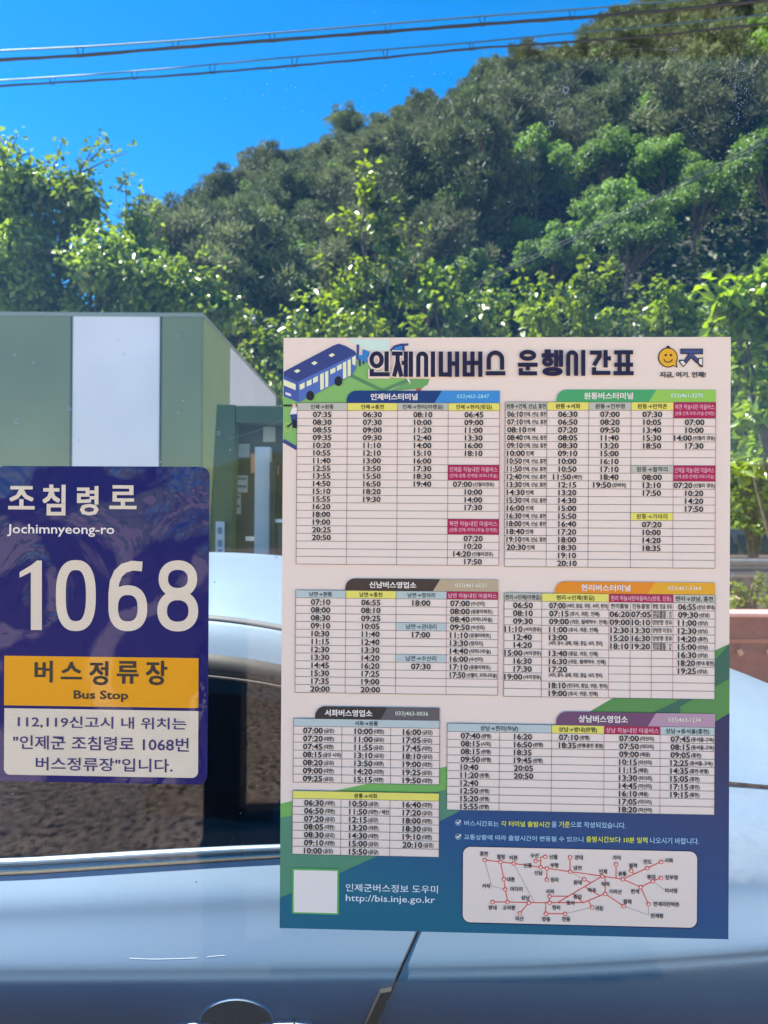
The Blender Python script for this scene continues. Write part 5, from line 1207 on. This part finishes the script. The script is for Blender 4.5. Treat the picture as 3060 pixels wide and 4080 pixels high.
tag(leaves_mesh('undergrowth', ux, un, ud, .42, .26, leaf_mat('undergrowth_leaf', (.035, .06, .018), .25, .6, .5, scale=.4), None), 'dark leafy undergrowth covering the hillside between the trees', kind='stuff')
used = [False] * len(protos); cnt = 0
LAB = {'p': ['dark pine on the hill crest against the sky', 'grey-green pine high on the wooded slope', 'dark pine in the middle of the wooded slope', 'shaded pine low on the wooded slope'],
       'b': ['light green broadleaf tree high among the pines', 'light green broadleaf tree high among the pines', 'bright green broadleaf tree midway up the pine slope', 'bright green broadleaf tree low on the wooded slope']}
cand = []
for x_, y_ in spots:
    px, py = bearing(x_, y_)
    if px < 450 or px > 3330 or py > 1420 or py < -420: continue
    cand.append((x_, y_, px, py))
for x_, y_, px, py in cand[:]:
    sil = float(np.interp(px, [300, 620, 870, 1100, 1480, 2010, 2450, 3060], [980, 830, 660, 550, 390, 210, 20, -250]))
    low = max(0, min(1, (py - sil) / 900))
    clump = math.sin(x_ * .33 + 1.7) * math.sin(y_ * .27 + x_ * .1) + .5 * math.sin(x_ * .9 + y_ * .7)
    br = (clump * .55 + low * 1.0 + rng.normal() * .22) > .42 and py - sil > 120
    k = (4 + int(rng.integers(3))) if br else int(rng.integers(4))
    o = protos[k] if not used[k] else copy_tree(protos[k]); used[k] = True
    o.location = (x_, y_, hill_z(x_, y_) - .4); o.rotation_euler.z = rng.random() * 6.28; s_ = (.72 + .38 * rng.random()) * (1.0 if not br else .95); o.scale = (s_, s_, s_ * (.9 + .2 * rng.random()))
    lv = 0 if py - sil < 120 else 1 if low < .35 else 2 if low < .65 else 3
    o['label'] = LAB['b' if br else 'p'][lv]; cnt += 1
print('hill trees', cnt)
for k, u in enumerate(used):
    if not u:
        for ch in list(protos[k].children): bpy.data.objects.remove(ch)
        bpy.data.objects.remove(protos[k])

# ================================================================== MARKS ON THE GLASS
dustm = mat('glass_speck', (.55, .57, .6), .9)
def speck_mat():
    m = bpy.data.materials.new('dust_speck'); m.use_nodes = True; t = m.node_tree; t.nodes.clear(); out = t.nodes.new('ShaderNodeOutputMaterial')
    tl = t.nodes.new('ShaderNodeBsdfTranslucent'); tl.inputs[0].default_value = (.6, .62, .66, 1); tr = t.nodes.new('ShaderNodeBsdfTransparent'); mx = t.nodes.new('ShaderNodeMixShader'); mx.inputs[0].default_value = .75
    t.links.new(tr.outputs[0], mx.inputs[1]); t.links.new(tl.outputs[0], mx.inputs[2]); t.links.new(mx.outputs[0], out.inputs['Surface']); return m
SPK = speck_mat()
def gl3(px, py, off=.0115):
    u, v = loc2(px, py); return GO + GR * (u - PW / 2) + GU * (PH / 2 - v) + GN * off
b = MB(); vs = []; fs = []
for i in range(900):
    r1, r2 = rng.random(), rng.random()
    px, py = (1000 + 2060 * r1 ** .7, 250 + 1050 * r2) if i < 620 else (r1 * 3060, r2 * 4080)
    c = gl3(px, py); r_ = (.0004 + .0010 * rng.random() ** 4)
    o_ = len(vs)
    for k in range(6): t = k * math.pi / 3 + rng.random() * .4; vs.append(c + GR * (r_ * math.cos(t) * (.7 + .6 * rng.random())) + GU * (r_ * math.sin(t)))
    fs.append(tuple(range(o_, o_ + 6)))
for i in range(260):
    c = gl3(2960 + rng.normal() * 45, 330 + rng.normal() * 110); r_ = .0003 + .0006 * rng.random(); o_ = len(vs)
    for k in range(6): t = k * math.pi / 3; vs.append(c + GR * (r_ * math.cos(t)) + GU * (r_ * math.sin(t) * 1.5))
    fs.append(tuple(range(o_, o_ + 6)))
for (px, py, sz) in [(1002, 1255, 13), (1005, 1275, 10), (1120, 1283, 9), (260, 1625, 9), (48, 1675, 11), (40, 1405, 7), (862, 1722, 9), (1095, 2220, 6), (700, 1640, 6), (2262, 338, 16), (2205, 472, 14), (2230, 418, 8), (480, 1404, 6), (116, 1437, 6), (1940, 190, 5), (2540, 810, 7), (2935, 2290, 7), (2300, 940, 7), (2915, 2293, 6), (700, 1330, 6), (300, 1750, 5), (2990, 640, 8), (2960, 760, 6)]:
    c = gl3(px, py); o_ = len(vs); n_ = 16
    for k in range(n_):
        t = 2 * math.pi * k / n_; w_ = 1 + .12 * math.sin(3 * t + px)
        for q in (1., .62): vs.append(c + GR * (sz * MPX * q * w_ * math.cos(t) * .8) + GU * (sz * MPX * q * w_ * math.sin(t)))
    for k in range(n_): a_, b_ = o_ + 2 * k, o_ + 2 * ((k + 1) % n_); fs.append((a_, b_, b_ + 1, a_ + 1))
b.add(vs, fs, SPK); tag(b.build('glass_dust'), 'pale dust specks dried on the outside of the shelter glass', kind='stuff')
web = thing('spider_web', 'torn spider web threads on the outside of the glass in front of the hill top', 'spider web', gl3(2705, 175), None)
wl_ = Vector(web.location); b = MB()
for pts in ([(2300, 115), (2480, 145), (2640, 172), (2705, 175)], [(2590, 100), (2705, 175), (2770, 120)], [(2490, 185), (2430, 185), (2340, 255), (2265, 335)], [(2705, 175), (2740, 250), (2800, 340), (2830, 420), (2840, 450)], [(2500, 170), (2620, 172), (2705, 178)], [(2700, 215), (2890, 260)],
            [(2690, 430), (2740, 490), (2860, 620)], [(2160, 367), (2250, 352)], [(2700, 500), (2755, 483)], [(2060, 368), (2110, 370)], [(900, 1745), (1010, 1715), (1130, 1665)]):
    b.tube([gl3(*q, .012) - wl_ for q in pts], .00016 if len(pts) > 2 else .0003, SPK, 4)
for k in range(16):
    t = k * math.pi / 8; b.tube([gl3(2705, 175, .012) - wl_, gl3(2705 + (20 + 22 * rng.random()) * math.cos(t), 175 + (18 + 20 * rng.random()) * math.sin(t), .012) - wl_], .00018, SPK, 4)
b.build('web_thread', web)
